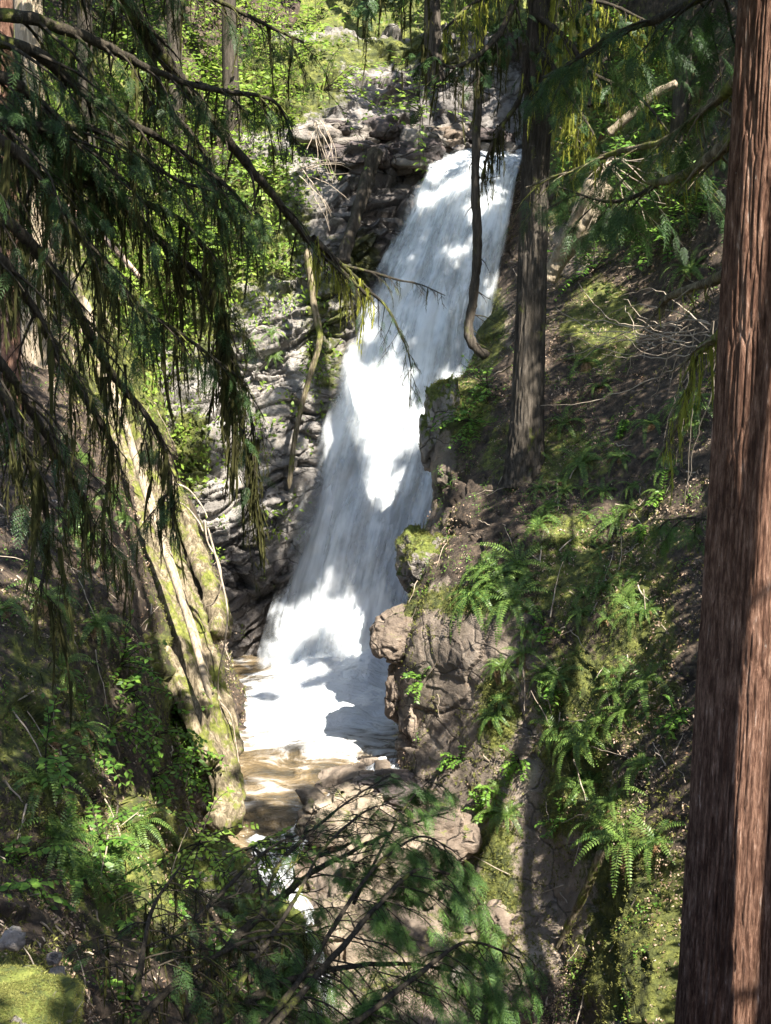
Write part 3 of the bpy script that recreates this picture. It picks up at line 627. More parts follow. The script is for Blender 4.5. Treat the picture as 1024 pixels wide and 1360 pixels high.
# ------------------------------------------------------------------ boughs
def bough(parent, guide, r0, r1, seed, twl=.8, ntw=16, fol=1., moss=1., bark='darkbark', folmat='needle', mossmat='moss_dark', droop=.6, near=True, mlen=.3, fsize=.23, world=False, sag=.0, label=None, both=True, start=.08, up=.0):
    r = np.random.default_rng(seed); g = np.array([P(*q) for q in guide]) if not world else np.array(guide, float)
    n = max(24, int(len(g) * 9)); path = resample(g, n); Ltot = np.linalg.norm(np.diff(path, axis=0), axis=1).sum()
    path += np.cumsum(r.normal(0, .006, path.shape), 0) * Ltot * .12
    rad = np.linspace(r0, r1, n)
    mb = MB(); V, Q = tubes(path, rad, 8, .35, seed, 14); mb.add(V, Q)
    tp = []; td = []; seg = []
    for k in range(ntw):
        t = start + (1 - start) * (k + r.random()) / ntw; i = min(int(t * (n - 1)), n - 2)
        tan = nrmz(path[i + 1] - path[i]); side = nrmz(np.cross(tan, [0, 0, 1.])); sg = 1 if (k % 2) else -1
        if not both: sg = 1 if r.random() < .5 else -1
        d = nrmz(tan * r.uniform(.4, 1.) + side * sg * r.uniform(.5, 1.) + np.array([0, 0, up - .15 - .35 * r.random()]))
        ln = twl * (1 - .55 * t) * r.uniform(.5, 1.2); m = 9; q = [path[i]]
        for j in range(1, m):
            d = nrmz(d + np.array([0, 0, -droop * .18]) + r.normal(0, .09, 3)); q.append(q[-1] + d * ln / (m - 1))
        q = np.array(q); rr_ = max(.004, rad[i] * .38); V, Q = tubes(q, np.linspace(rr_, .0025, m), 4); mb.add(V, Q)
        seg.append((q, ln))
        for jj in range(2, m - 1):                      # side shoots
            if r.random() < .6:
                dd = nrmz(np.diff(q, axis=0)[jj] / (ln / m) + nrmz(np.cross(d, [0, 0, 1.])) * r.choice([-1, 1]) * 1.1 + np.array([0, 0, -.25 * droop])); l2 = ln * r.uniform(.2, .45)
                q2 = np.array([q[jj] + dd * l2 * s + np.array([0, 0, -droop * .3 * l2 * s * s]) for s in np.linspace(0, 1, 5)])
                V, Q = tubes(q2, np.linspace(.004, .002, 5), 3); mb.add(V, Q); seg.append((q2, l2))
    br = mb.build('branch', M[bark], parent)
    if label: br['label'] = label
    loc = []; X = []; sc = []
    for q, ln in seg:
        c = r.poisson(max(.2, fol * 4.0 * (.4 + ln / twl)))
        for _ in range(c if fol > 0 else 0):
            i = r.integers(1, len(q)); t = nrmz(q[i] - q[i - 1]); s = nrmz(np.cross(t, [0, 0, 1.]))
            loc.append(q[i]); X.append(t * r.uniform(.2, 1) + s * r.uniform(-1, 1) + np.array([0, 0, -.35 * r.random()])); sc.append(fsize * r.uniform(.5, 1.15))
    if loc:
        mb = MB(); loc = np.array(loc); scatter(mb, SPN if near else SPF, loc, np.array(X), np.array([[0, 0, 1.]]) + r.normal(0, .35, (len(loc), 3)), sc, rng=r)
        mb.build('foliage', M[folmat], br); EXTRA.append((loc, .05))
    loc = []; sc = []
    if moss > 0:
        nm = int(moss * Ltot * 12.5)
        for _ in range(nm):
            i = r.integers(0, n); loc.append(path[i] + np.array([r.normal() * rad[i] * .6, r.normal() * rad[i] * .6, rad[i] * .3])); sc.append(mlen * (.25 + r.exponential(.42)))
        for q, ln in seg:
            for _ in range(r.poisson(moss * ln * 4.6)):
                i = r.integers(0, len(q)); loc.append(q[i]); sc.append(mlen * (.18 + r.exponential(.3)))
        loc = np.array(loc); sc = np.minimum(np.array(sc), mlen * 2.4)
        a = r.uniform(0, 6.28, len(loc)); X = np.stack([np.cos(a), np.sin(a), a * 0], 1)
        mb = MB(); scatter(mb, STR, loc, X, np.array([[0, 0, 1.]]) + r.normal(0, .06, (len(loc), 3)), sc, rng=r)
        mb.build('hanging_moss', M[mossmat], br)
        if len(loc): EXTRA.append((loc[::3], .08))
    return br
# ------------------------------------------------------------------ trunks
TR = []      # (name, x, y, ztop) of every trunk a crown can belong to
def trunk(parent, base, top, r0, r1, mat, seed, sides=24, n=60, rough=.16, furrow=0., bend=.0, flare=.5):
    base = np.array(base, float); top = np.array(top, float); t = np.linspace(0, 1, n)
    path = base + (top - base) * t[:, None]; rr_ = r0 + (r1 - r0) * t + r0 * flare * np.exp(-t * 22)
    path[:, 0] += bend * np.sin(t * 5 + seed); path[:, 1] += bend * np.cos(t * 4 + seed)
    a = np.linspace(0, 2 * np.pi, sides, endpoint=False)
    D = np.stack([np.cos(a), np.sin(a), a * 0], 1)
    G = path[:, None] + D[None] * rr_[:, None, None]
    q = G * np.array([5, 5, .45]); d = fbm(q.reshape(-1, 3), 5, seed).reshape(n, sides) * rough
    if furrow:
        f1, f2, _ = voro((G * np.array([36, 36, 1.2]) + fbm(G.reshape(-1, 3) * 2, 3, seed + 3).reshape(n, sides)[..., None] * .7).reshape(-1, 3), seed + 2)
        d = d + (sst(0, .35, (f2 - f1).reshape(n, sides)) - .7) * furrow
    G = G + D[None] * (d * rr_[:, None])[..., None]
    return mk('trunk', G.reshape(-1, 3), gridq(n, sides, True), M[mat], parent)
def tree(name, label, base, top, r0, r1, mat, seed, group=None, cat='tree', **kw):
    t = empty(name, base, label, cat, group); trunk(t, base, top, r0, r1, mat, seed, **kw); TR.append((t, base, top)); return t
# big red cedar, right foreground
bc = P(957, 1360, 7.0); base = np.array([bc[0] + .01, 7.0, -6.3]); tc = P(1028, 0, 7.0); top = base + (tc + np.array([.03, 0, 0]) - base) * ((14 - base[2]) / (tc[2] - base[2]))
big = empty('cedar_tree', base, 'huge reddish brown cedar trunk filling the right edge, with a sunlit strip', 'tree')
trunk(big, base, top, .305, .06, 'cedar', 5, 360, 1300, .085, .055, flare=.25); TR.append((big, base, top))
# grey fir in the middle
b = P(697, 612, 19.3); mid = tree('fir_tree', 'straight grey brown fir trunk rising from the right bank beside the falls', b - [0, 0, .4], b + [.3, .3, 16], .235, .17, 'fir', 8, sides=90, n=500, rough=.12, furrow=.12)
# thin bent trunk in front of the falls
g = [(668, 468, 23.6), (650, 474, 23.5), (632, 462, 23.4), (622, 440, 23.4), (628, 400, 23.4), (634, 330, 23.4), (631, 240, 23.4), (634, 150, 23.4), (638, 60, 23.4), (642, -40, 23.5), (648, -200, 23.7)]
th = empty('young_tree', P(660, 470, 23.5), 'thin bare trunk with hooked foot standing in front of the falls', 'tree')
pth = resample([P(*q) for q in g], 140); V, Q = tubes(pth, np.interp(np.linspace(0, 1, 140), [0, .15, 1], [.15, .095, .07]), 14, .35, 4, 9); mk('trunk', V, Q, M['fir'], th); TR.append((th, pth[30], pth[-1]))
mb = MB(); r = np.random.default_rng(4)
for k in range(22):
    i = r.integers(30, 135); q = [pth[i]]; d = nrmz(np.array([r.choice([-1, 1]) * 1., r.normal() * .5, r.uniform(-.6, .2)]))
    for j in range(6): d = nrmz(d + [0, 0, -.15] + r.normal(0, .15, 3)); q.append(q[-1] + d * r.uniform(.02, .13))
    V, Q = tubes(np.array(q), np.linspace(.014, .004, 7), 4); mb.add(V, Q)
mb.build('twig', M['darkbark'], th)
# left background trunks
b = P(28, 470, 19.2) - np.array([0, 0, 3.5]); tree('maple_tree', 'cream coloured mossy trunk at the top left edge', b, P(40, -420, 20), .24, .18, 'palebark', 13, sides=40, n=200, rough=.25, bend=.06)
b = P(2, 420, 17) - np.array([0, 0, 4.]); tree('cedar_tree', 'dark red trunk just showing at the top left corner', b, P(-4, -420, 17.5), .14, .11, 'cedar', 14, sides=40, n=200)
for k, (px, py, Y, rad, lab) in enumerate(((232, 190, 29.5, .15, 'dark trunk on the sunny slope left of the cliff, nearest the left boughs'), (306, 170, 30.5, .17, 'dark stout trunk on the sunny slope above the cliff'), (575, 100, 35, .2, 'slim distant trunk left of the thin bare tree'), (800, 120, 31, .18, 'distant mossy trunk between the fir and the big cedar'), (118, 200, 28, .16, 'slim distant trunk in the upper left between the boughs'), (905, 180, 27, .15, 'slim mossy trunk just left of the big cedar'))):
    b, _ = hit(px, py); b = P(px, py, Y) if b is None else b
    tree('forest_tree', lab, b - [0, 0, .3], b + [0, 0.5, 16], rad, rad * .7, 'fir', 20 + k, sides=28, n=120, rough=.2, bend=.05)
# ------------------------------------------------------------------ left logs and bare poles
def poly(name, g, r0, r1, mat, seed, label, cat, group=None, sides=20, rough=.42, fr=5, n=120, stretch=None):
    p = resample([P(*q) for q in g], n); tt = np.linspace(0, 1, n); env = np.minimum(1, np.minimum(tt, 1 - tt) / .025 + .02) ** .5
    V, Q = tubes(p, np.linspace(r0, r1, n) * env, sides, 0, seed, fr); G = V.reshape(n, sides, 3); rel = G - p[:, None]; a_ = np.linspace(0, 2 * np.pi, sides, endpoint=False)
    q_ = np.stack([np.cos(a_)[None] * 2.2 + tt[:, None] * 0, np.sin(a_)[None] * 2.2 + tt[:, None] * 0, tt[:, None] * n * .018 + a_[None] * 0 + seed], -1)
    d_ = (fbm(q_, 4, seed) * 1.3 + fbm(G * fr, 4, seed + 3) * .7) * rough; V = (p[:, None] + rel * (1 + d_[..., None])).reshape(-1, 3)
    addbvh(V, Q)
    return tag(mk(name, V, Q, M[mat]), label, cat, group), p
poly('mossy_log', [(120, 520, 20.75), (150, 590, 19.75), (178, 670, 18.75), (205, 760, 17.75), (238, 850, 17.05), (268, 930, 16.65), (292, 1000, 16.35), (303, 1060, 15.85), (296, 1105, 15.45)], .16, .25, 'mossbark', 3, 'longest sunlit mossy log leaning down to the pool at its left edge', 'log', n=260, sides=40)
poly('mossy_log', [(175, 560, 20.75), (200, 640, 19.55), (222, 720, 18.75), (250, 800, 17.95), (275, 880, 17.35), (295, 950, 16.95), (306, 1010, 16.65)], .13, .17, 'mossbark', 5, 'thinner mossy log lying along the right side of the longest one', 'log', n=220, sides=32)
poly('mossy_log', [(88, 330, 22.6), (112, 420, 21.8), (138, 500, 20.8), (165, 590, 19.7), (192, 680, 18.6)], .10, .12, 'mossbark', 21, 'upper mossy log partly hidden by the left boughs, above the longest one', 'log', n=200, sides=28)
poly('mossy_root', [(186, 620, 19.6), (212, 700, 18.7), (240, 790, 17.9), (264, 870, 17.2), (290, 960, 16.6), (301, 1030, 16.2)], .055, .07, 'palebark', 22, 'pale fibrous root stretched along the top of the longest mossy log', 'root', n=200, sides=18)
poly('mossy_root', [(150, 640, 19.0), (172, 720, 18.0), (196, 800, 17.3), (226, 880, 16.8), (256, 960, 16.4), (284, 1040, 16.1)], .05, .08, 'mossbark', 23, 'thin mossy root between the longest log and the shaded flank', 'root', n=200, sides=18)
poly('mossy_root', [(226, 640, 19.9), (248, 720, 19.1), (268, 800, 18.4), (282, 880, 17.8), (296, 950, 17.2)], .05, .07, 'palebark', 24, 'pale bare root on the water side of the mossy logs', 'root', n=200, sides=18)
poly('mossy_root', [(160, 700, 17.95), (178, 760, 17.45), (200, 830, 16.85), (232, 900, 16.45), (258, 960, 16.15), (280, 1020, 15.95)], .09, .16, 'mossbark', 9, 'narrow mossy root on the shaded left flank of the longest log', 'root', n=180, sides=26)
poly('mossy_root', [(208, 590, 20.55), (235, 660, 19.55), (262, 740, 18.85), (286, 800, 18.35), (290, 850, 17.95)], .10, .22, 'mossbark', 10, 'bulging mossy root crown hanging over the dark rock beside the pool', 'root', n=160, sides=32)
poly('bare_pole', [(112, 395, 20.45), (135, 470, 19.65), (165, 560, 18.55), (192, 650, 17.65), (222, 740, 16.95), (252, 830, 16.35), (280, 930, 15.75)], .06, .045, 'palebark', 6, 'long peeled pinkish pole leaning along the mossy logs', 'pole', rough=.12)
poly('bare_pole', [(84, 262, 16), (110, 292, 16), (140, 318, 16.1), (170, 350, 16.2), (188, 372, 16.3)], .045, .03, 'bare', 7, 'short pale broken branch lodged under the upper left boughs', 'branch', rough=.12)
poly('vine', [(0, 236, 10), (10, 275, 10), (22, 305, 10), (36, 330, 10), (44, 348, 10.1)], .016, .012, 'twig', 8, 'pale thin stem curving down at the left edge, upper of two', 'stem', sides=6)
poly('vine', [(-5, 215, 9.8), (2, 240, 9.8), (12, 262, 9.8), (30, 288, 9.9), (36, 296, 9.9)], .01, .008, 'twig', 9, 'short pale twig beside the longer stem at the left edge', 'stem', sides=6)
for k, g in enumerate(([(272, 690, 17.2), (276, 720, 17.1), (290, 745, 17), (294, 775, 17), (284, 800, 17.1), (272, 806, 17.2)], [(276, 700, 17), (292, 760, 16.9), (302, 810, 16.8), (299, 850, 16.8), (290, 900, 16.9), (292, 935, 17)],
                       [(228, 640, 18), (250, 650, 17.9), (268, 672, 17.8), (276, 688, 17.7)], [(205, 665, 18), (240, 668, 17.8), (262, 690, 17.6), (270, 706, 17.5)], [(290, 930, 16.8), (306, 950, 16.7), (313, 985, 16.6), (318, 1020, 16.5)], [(300, 1010, 16.6), (310, 1050, 16.4), (314, 1085, 16.3), (318, 1100, 16.2)])):
    poly('vine', g, .014, .009, 'twig', 30 + k, ['pale vine looping over the root crown', 'long pale vine hanging past the dark rock to the pool', 'upper pale twig arching across the grey cliff face', 'lower pale twig arching across the grey cliff face', 'thin drooping root tip over the foam at the left shore', 'thin root tip dipping to the brown water'][k], 'vine', sides=6)
poly('leaning_branch', [(408, 330, 24.7), (416, 400, 24.5), (424, 450, 24.4), (408, 510, 24.3), (392, 580, 24.3), (384, 650, 24.2)], .07, .04, 'mossbark', 12, 'mossy branch leaning on the grey cliff left of the falls', 'branch')
poly('leaning_branch', [(500, 195, 26.6), (480, 260, 26.2), (462, 320, 25.8), (455, 350, 25.6)], .13, .11, 'fir', 15, 'dark leaning trunk across the rocks at the left of the lip of the falls', 'log')
poly('fallen_log', [(900, 110, 20.6), (870, 125, 20.8), (840, 150, 21), (808, 178, 21.2)], .06, .08, 'palebark', 16, 'reddish broken log lying on the upper right slope', 'log', rough=.25)
poly('fallen_log', [(800, 240, 21.6), (770, 300, 21.9), (740, 350, 22.3), (728, 372, 22.4)], .22, .14, 'palebark', 17, 'pale weathered stump slab on the slope right of the fir', 'log', rough=.35, sides=30, n=160)
poly('fallen_log', [(800, 1130, 13.2), (780, 1180, 13.4), (755, 1230, 13.7), (742, 1262, 13.8)], .045, .035, 'mossbark', 18, 'sunlit mossy pole leaning on the lower right rock', 'log')
# ------------------------------------------------------------------ boughs, left
hem = tree('hemlock_tree', 'old hemlock off the left edge whose mossy boughs hang across the upper left', [-4.6, 8.6, -5.6], [-4.9, 8.3, 14], .4, .2, 'fir', 31, sides=40, n=160)
B_ = bough
B_(hem, [(-260, -250, 9.2), (40, -130, 9.9), (165, 0, 10.6), (230, 90, 11.1), (300, 180, 11.6), (360, 250, 12), (410, 310, 12.3), (452, 352, 12.5), (492, 386, 12.7)], .075, .016, 1, twl=.75, ntw=26, fol=.12, moss=.8, mossmat='moss_dark', mlen=.34, label='longest mossy bough slanting down to the falls')
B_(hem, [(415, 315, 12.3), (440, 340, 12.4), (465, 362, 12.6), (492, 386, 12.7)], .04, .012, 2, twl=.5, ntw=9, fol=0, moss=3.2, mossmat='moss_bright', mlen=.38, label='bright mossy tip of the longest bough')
B_(hem, [(-260, -150, 8.8), (-60, 0, 8.9), (60, 30, 9.1), (140, 60, 9.4), (200, 90, 9.7), (262, 112, 10), (340, 126, 10.4)], .06, .012, 3, twl=.9, ntw=22, fol=0.55, moss=1.1)
B_(hem, [(-260, -20, 8.4), (-60, 40, 8.5), (40, 66, 8.8), (110, 120, 9.2), (180, 165, 9.6), (240, 200, 10), (300, 250, 10.3), (330, 285, 10.5)], .055, .01, 4, twl=1., ntw=26, fol=0.75, moss=1.)
B_(hem, [(-200, 60, 8.3), (0, 100, 8.5), (38, 122, 8.6), (75, 148, 8.8), (140, 210, 9.2), (190, 262, 9.6)], .05, .01, 5, twl=.9, ntw=22, fol=0.75, moss=.9)
B_(hem, [(-200, 130, 8.1), (-10, 160, 8.3), (60, 172, 8.6), (110, 168, 9), (170, 190, 9.4), (230, 235, 9.8), (310, 262, 10.2)], .05, .01, 6, twl=1., ntw=26, fol=0.80, moss=.9)
B_(hem, [(-200, 120, 7.8), (0, 180, 8), (80, 270, 8.5), (140, 340, 9), (190, 400, 9.4), (250, 440, 9.8), (330, 500, 10.3)], .05, .01, 7, twl=.95, ntw=30, fol=.4, moss=1.5, mlen=.42)
B_(hem, [(-200, 200, 7.6), (0, 290, 7.9), (70, 360, 8.3), (110, 430, 8.6), (150, 500, 9), (200, 560, 9.3), (222, 612, 9.5), (226, 650, 9.5), (214, 672, 9.5)], .045, .009, 8, twl=.7, ntw=24, fol=.25, moss=1.6, mlen=.42)
B_(hem, [(-200, 260, 7.4), (-20, 330, 7.6), (40, 400, 8), (90, 490, 8.4), (132, 560, 8.7), (150, 600, 8.8), (140, 680, 8.9), (142, 740, 8.9)], .04, .008, 9, twl=.65, ntw=24, fol=.15, moss=1.5, mlen=.4)
B_(hem, [(-200, 330, 7.2), (-20, 460, 7.4), (40, 540, 7.8), (80, 600, 8), (110, 660, 8.2), (130, 720, 8.3)], .04, .008, 10, twl=.7, ntw=22, fol=.1, moss=1.5, mlen=.4)
B_(hem, [(-200, 40, 8.8), (60, 180, 9.2), (150, 260, 9.6), (220, 330, 10), (270, 380, 10.3), (300, 460, 10.5), (330, 560, 10.8), (335, 640, 10.8)], .05, .009, 11, twl=.8, ntw=28, fol=.18, moss=1.4, mlen=.5)
B_(hem, [(-200, -200, 9.6), (80, -80, 10.2), (185, 40, 10.8), (215, 130, 11), (260, 190, 11.3), (290, 260, 11.5), (330, 330, 11.8)], .05, .01, 12, twl=.8, ntw=24, fol=.25, moss=1.2, mlen=.4)
B_(hem, [(-260, -300, 9.4), (60, -110, 10), (180, -40, 10.6), (300, 10, 11.2), (400, 60, 11.6)], .05, .01, 13, twl=1., ntw=24, fol=0.60, moss=.7)
B_(hem, [(260, 112, 10.2), (300, 122, 10.6), (345, 128, 10.9), (372, 142, 11), (392, 190, 11.1)], .03, .008, 14, twl=.5, ntw=12, fol=.3, moss=1., mlen=.3)
B_(hem, [(-200, 20, 8.6), (20, 210, 9), (80, 235, 9.3), (160, 260, 9.7), (240, 300, 10), (290, 400, 10.2), (292, 560, 10.4)], .045, .009, 15, twl=.85, ntw=26, fol=.2, moss=1.4, mlen=.5)
B_(hem, [(-200, 420, 7), (-20, 500, 7.1), (30, 600, 7.3), (60, 700, 7.5), (50, 790, 7.6)], .04, .008, 16, twl=.6, ntw=18, fol=.1, moss=1.6, mlen=.4)
B_(hem, [(300, 480, 12), (312, 520, 12.1), (325, 580, 12.2), (332, 640, 12.2), (338, 668, 12.3)], .035, .01, 17, twl=.5, ntw=12, fol=0, moss=3., mlen=.35)
# two boughs drooping in front of the falls, from the same hemlock
B_(hem, [(452, 352, 12.5), (492, 362, 12.8), (530, 372, 13), (560, 378, 13.1), (592, 392, 13.2)], .018, .005, 18, twl=.35, ntw=9, fol=0, moss=2.2, mlen=.12)
B_(hem, [(490, 386, 12.7), (515, 410, 12.9), (530, 440, 13), (545, 480, 13.1), (545, 540, 13.1)], .016, .004, 19, twl=.45, ntw=14, fol=.25, moss=1.0, mlen=.14, fsize=.11)
# ------------------------------------------------------------------ boughs, right and middle
B_(mid, [(700, 70, 19.4), (690, 130, 19.2), (668, 165, 19), (650, 200, 18.9), (640, 235, 18.9)], .05, .012, 41, twl=.7, ntw=9, fol=0, moss=1.1, mlen=.55, near=False, label='drooping mossy bough beside the top of the falls')
B_(mid, [(705, -60, 19.4), (680, 10, 19), (650, 60, 18.6), (600, 90, 18.3), (560, 60, 18)], .06, .015, 42, twl=1., ntw=16, fol=.5, moss=1.4, mlen=.6, near=False)
B_(mid, [(705, -200, 19.4), (640, -120, 18.6), (560, -60, 18), (480, -10, 17.5)], .07, .02, 43, twl=1.2, ntw=20, fol=.8, moss=1., mlen=.6, near=False)
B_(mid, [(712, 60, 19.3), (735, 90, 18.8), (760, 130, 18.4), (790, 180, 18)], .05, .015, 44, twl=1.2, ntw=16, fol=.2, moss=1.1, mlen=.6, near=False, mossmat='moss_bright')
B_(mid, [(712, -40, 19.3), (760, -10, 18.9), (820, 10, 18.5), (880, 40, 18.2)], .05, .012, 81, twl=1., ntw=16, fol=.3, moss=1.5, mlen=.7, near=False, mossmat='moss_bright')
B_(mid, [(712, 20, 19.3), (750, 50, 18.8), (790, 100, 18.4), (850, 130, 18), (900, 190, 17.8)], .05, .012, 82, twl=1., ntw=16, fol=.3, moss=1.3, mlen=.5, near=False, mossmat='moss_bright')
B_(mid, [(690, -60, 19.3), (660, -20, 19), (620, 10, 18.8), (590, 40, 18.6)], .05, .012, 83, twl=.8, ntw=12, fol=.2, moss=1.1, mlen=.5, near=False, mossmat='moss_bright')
B_(big, [(1000, -40, 7.05), (940, -10, 7.6), (880, 20, 8.2), (820, 40, 8.7), (770, 70, 9), (720, 100, 9.4)], .04, .01, 45, twl=.7, ntw=18, fol=1.3, moss=.3, mlen=.15)
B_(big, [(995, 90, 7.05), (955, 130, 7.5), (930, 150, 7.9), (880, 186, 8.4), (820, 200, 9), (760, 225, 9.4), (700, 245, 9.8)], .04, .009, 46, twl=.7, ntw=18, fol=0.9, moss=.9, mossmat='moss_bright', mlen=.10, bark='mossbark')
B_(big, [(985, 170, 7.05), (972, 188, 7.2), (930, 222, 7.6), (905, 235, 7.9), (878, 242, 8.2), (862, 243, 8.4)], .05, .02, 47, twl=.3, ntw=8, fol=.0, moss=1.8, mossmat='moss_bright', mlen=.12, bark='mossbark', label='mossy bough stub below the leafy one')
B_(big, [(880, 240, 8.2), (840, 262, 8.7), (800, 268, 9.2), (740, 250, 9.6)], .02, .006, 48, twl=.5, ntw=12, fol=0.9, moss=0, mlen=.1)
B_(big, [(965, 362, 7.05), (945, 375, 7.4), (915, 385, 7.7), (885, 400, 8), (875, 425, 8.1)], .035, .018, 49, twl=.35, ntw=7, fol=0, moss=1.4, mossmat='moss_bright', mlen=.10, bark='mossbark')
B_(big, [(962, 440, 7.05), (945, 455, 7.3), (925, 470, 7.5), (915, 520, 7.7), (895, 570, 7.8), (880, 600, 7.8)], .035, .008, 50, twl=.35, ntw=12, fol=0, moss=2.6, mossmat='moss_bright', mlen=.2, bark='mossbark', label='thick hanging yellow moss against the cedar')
B_(big, [(940, 690, 7.05), (915, 688, 7.3), (890, 690, 7.5), (870, 690, 7.6)], .008, .003, 51, twl=.22, ntw=7, fol=.7, moss=0, mlen=.06, fsize=.14, folmat='needle_far')
# net of bare twigs, centre right
rt = empty('dead_branch', P(950, 500, 8.2), 'leafless grey branch spreading a net of thin twigs left of the cedar', 'branch')
mb = MB(); r = np.random.default_rng(77)
for k in range(26):
    x0, y0 = r.uniform(870, 955), r.uniform(420, 500); x1 = r.uniform(715, 860); y1 = y0 + r.uniform(-60, 60); sg = r.uniform(-30, 30)
    if k > 17: x1 = x0 + r.uniform(-60, 10); y1 = y0 + r.uniform(90, 200)
    Y0 = r.uniform(8, 8.8); p = resample([P(x0, y0, Y0), P((x0 * 2 + x1) / 3, (2 * y0 + y1) / 3 + sg * .7, Y0 + .2), P((x0 + 2 * x1) / 3, (y0 + 2 * y1) / 3 + sg, Y0 + .4), P(x1, y1, Y0 + .6)], 18) + r.normal(0, .006, (18, 3))
    V, Q = tubes(p, np.linspace(.005, .002, 18), 5); mb.add(V, Q)
mb.build('branch', M['twig'], rt)
def twigbunch(name, px, py, Y, n, ln, seed, label, mat='twig', ang=(-180, 180), rad=.012):
    o = empty(name, P(px, py, Y), label, 'branch'); mb = MB(); r = np.random.default_rng(seed)
    for k in range(n):
        a = math.radians(r.uniform(*ang)); d = nrmz(np.array([math.cos(a), r.normal() * .4, math.sin(a)])); q = [P(px, py, Y) + r.normal(0, .04, 3)]
        for j in range(9): d = nrmz(d + r.normal(0, .14, 3) + [0, 0, -.06]); q.append(q[-1] + d * ln * r.uniform(.06, .14))
        V, Q = tubes(np.array(q), np.linspace(rad, .003, 10), 5); mb.add(V, Q)
    mb.build('twig', M[mat], o)
twigbunch('dead_branch', 812, 212, 20.6, 20, 1.3, 5, 'spray of pale dead twigs above the weathered stump slab', ang=(150, 400), rad=.013)
twigbunch('dead_branch', 425, 165, 24.3, 9, 1.2, 6, 'fan of pale dead twigs in front of the upper grey cliff', ang=(180, 330), rad=.011)
twigbunch('dead_branch', 400, 225, 24.6, 10, 1.3, 7, 'tangle of pale dead twigs lower on the grey cliff', ang=(-90, 60), rad=.011)
# bottom conifer
cn = tree('young_conifer', 'dark young conifer below the viewpoint whose boughs reach up over the stream', [-1.0, 5.6, -6.6], [-1.1, 5.9, -4.0], .07, .03, 'darkbark', 55, sides=16, n=40)
B_(cn, [(225, 1420, 5.9), (262, 1340, 6.2), (300, 1262, 6.6), (350, 1214, 7), (420, 1160, 7.4), (470, 1135, 7.8), (540, 1100, 8.2), (600, 1080, 8.6)], .035, .006, 61, twl=.6, ntw=26, fol=.14, moss=.25, mlen=.1, fsize=.2, up=.35, droop=.1)
B_(cn, [(345, 1220, 7), (370, 1150, 7.3), (420, 1100, 7.6), (470, 1060, 7.9), (520, 1030, 8.1)], .016, .004, 62, twl=.5, ntw=18, fol=.35, moss=0, mlen=.1, fsize=.18, up=.25, droop=.1)
B_(cn, [(200, 1270, 6.4), (270, 1210, 6.8), (330, 1150, 7.2), (370, 1122, 7.5), (425, 1100, 7.8)], .018, .004, 63, twl=.5, ntw=18, fol=.3, moss=.5, mlen=.12, fsize=.18, up=.25, droop=.1)
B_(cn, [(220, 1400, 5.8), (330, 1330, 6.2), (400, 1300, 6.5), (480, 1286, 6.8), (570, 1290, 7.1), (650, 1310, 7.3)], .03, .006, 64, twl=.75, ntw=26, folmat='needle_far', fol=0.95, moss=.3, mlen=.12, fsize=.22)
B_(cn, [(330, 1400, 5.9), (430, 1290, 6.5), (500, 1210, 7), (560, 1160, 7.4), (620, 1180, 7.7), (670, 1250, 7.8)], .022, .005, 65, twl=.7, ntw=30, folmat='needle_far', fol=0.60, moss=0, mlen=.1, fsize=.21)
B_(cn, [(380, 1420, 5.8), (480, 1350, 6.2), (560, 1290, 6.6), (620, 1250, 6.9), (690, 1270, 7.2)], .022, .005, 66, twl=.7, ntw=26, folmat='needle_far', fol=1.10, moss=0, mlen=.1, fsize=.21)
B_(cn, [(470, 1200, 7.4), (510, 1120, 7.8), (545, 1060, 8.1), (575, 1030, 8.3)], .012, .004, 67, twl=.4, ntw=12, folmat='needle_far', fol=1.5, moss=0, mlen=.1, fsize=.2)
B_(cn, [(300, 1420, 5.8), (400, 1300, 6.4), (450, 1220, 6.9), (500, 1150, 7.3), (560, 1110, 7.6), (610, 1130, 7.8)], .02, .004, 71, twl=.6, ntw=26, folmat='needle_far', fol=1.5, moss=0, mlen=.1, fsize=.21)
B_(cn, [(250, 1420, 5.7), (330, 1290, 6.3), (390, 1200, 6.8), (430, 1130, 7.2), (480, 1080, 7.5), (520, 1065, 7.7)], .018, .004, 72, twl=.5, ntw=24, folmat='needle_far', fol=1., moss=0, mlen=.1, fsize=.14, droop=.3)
B_(cn, [(180, 1330, 5.8), (190, 1260, 6), (205, 1200, 6.2), (240, 1150, 6.4)], .02, .005, 68, twl=.6, ntw=18, fol=.2, moss=1.6, mlen=.22)
B_(cn, [(150, 1400, 5.6), (230, 1310, 6), (330, 1250, 6.4), (420, 1240, 6.8)], .022, .006, 69, twl=.6, ntw=20, fol=.3, moss=1.8, mlen=.22)
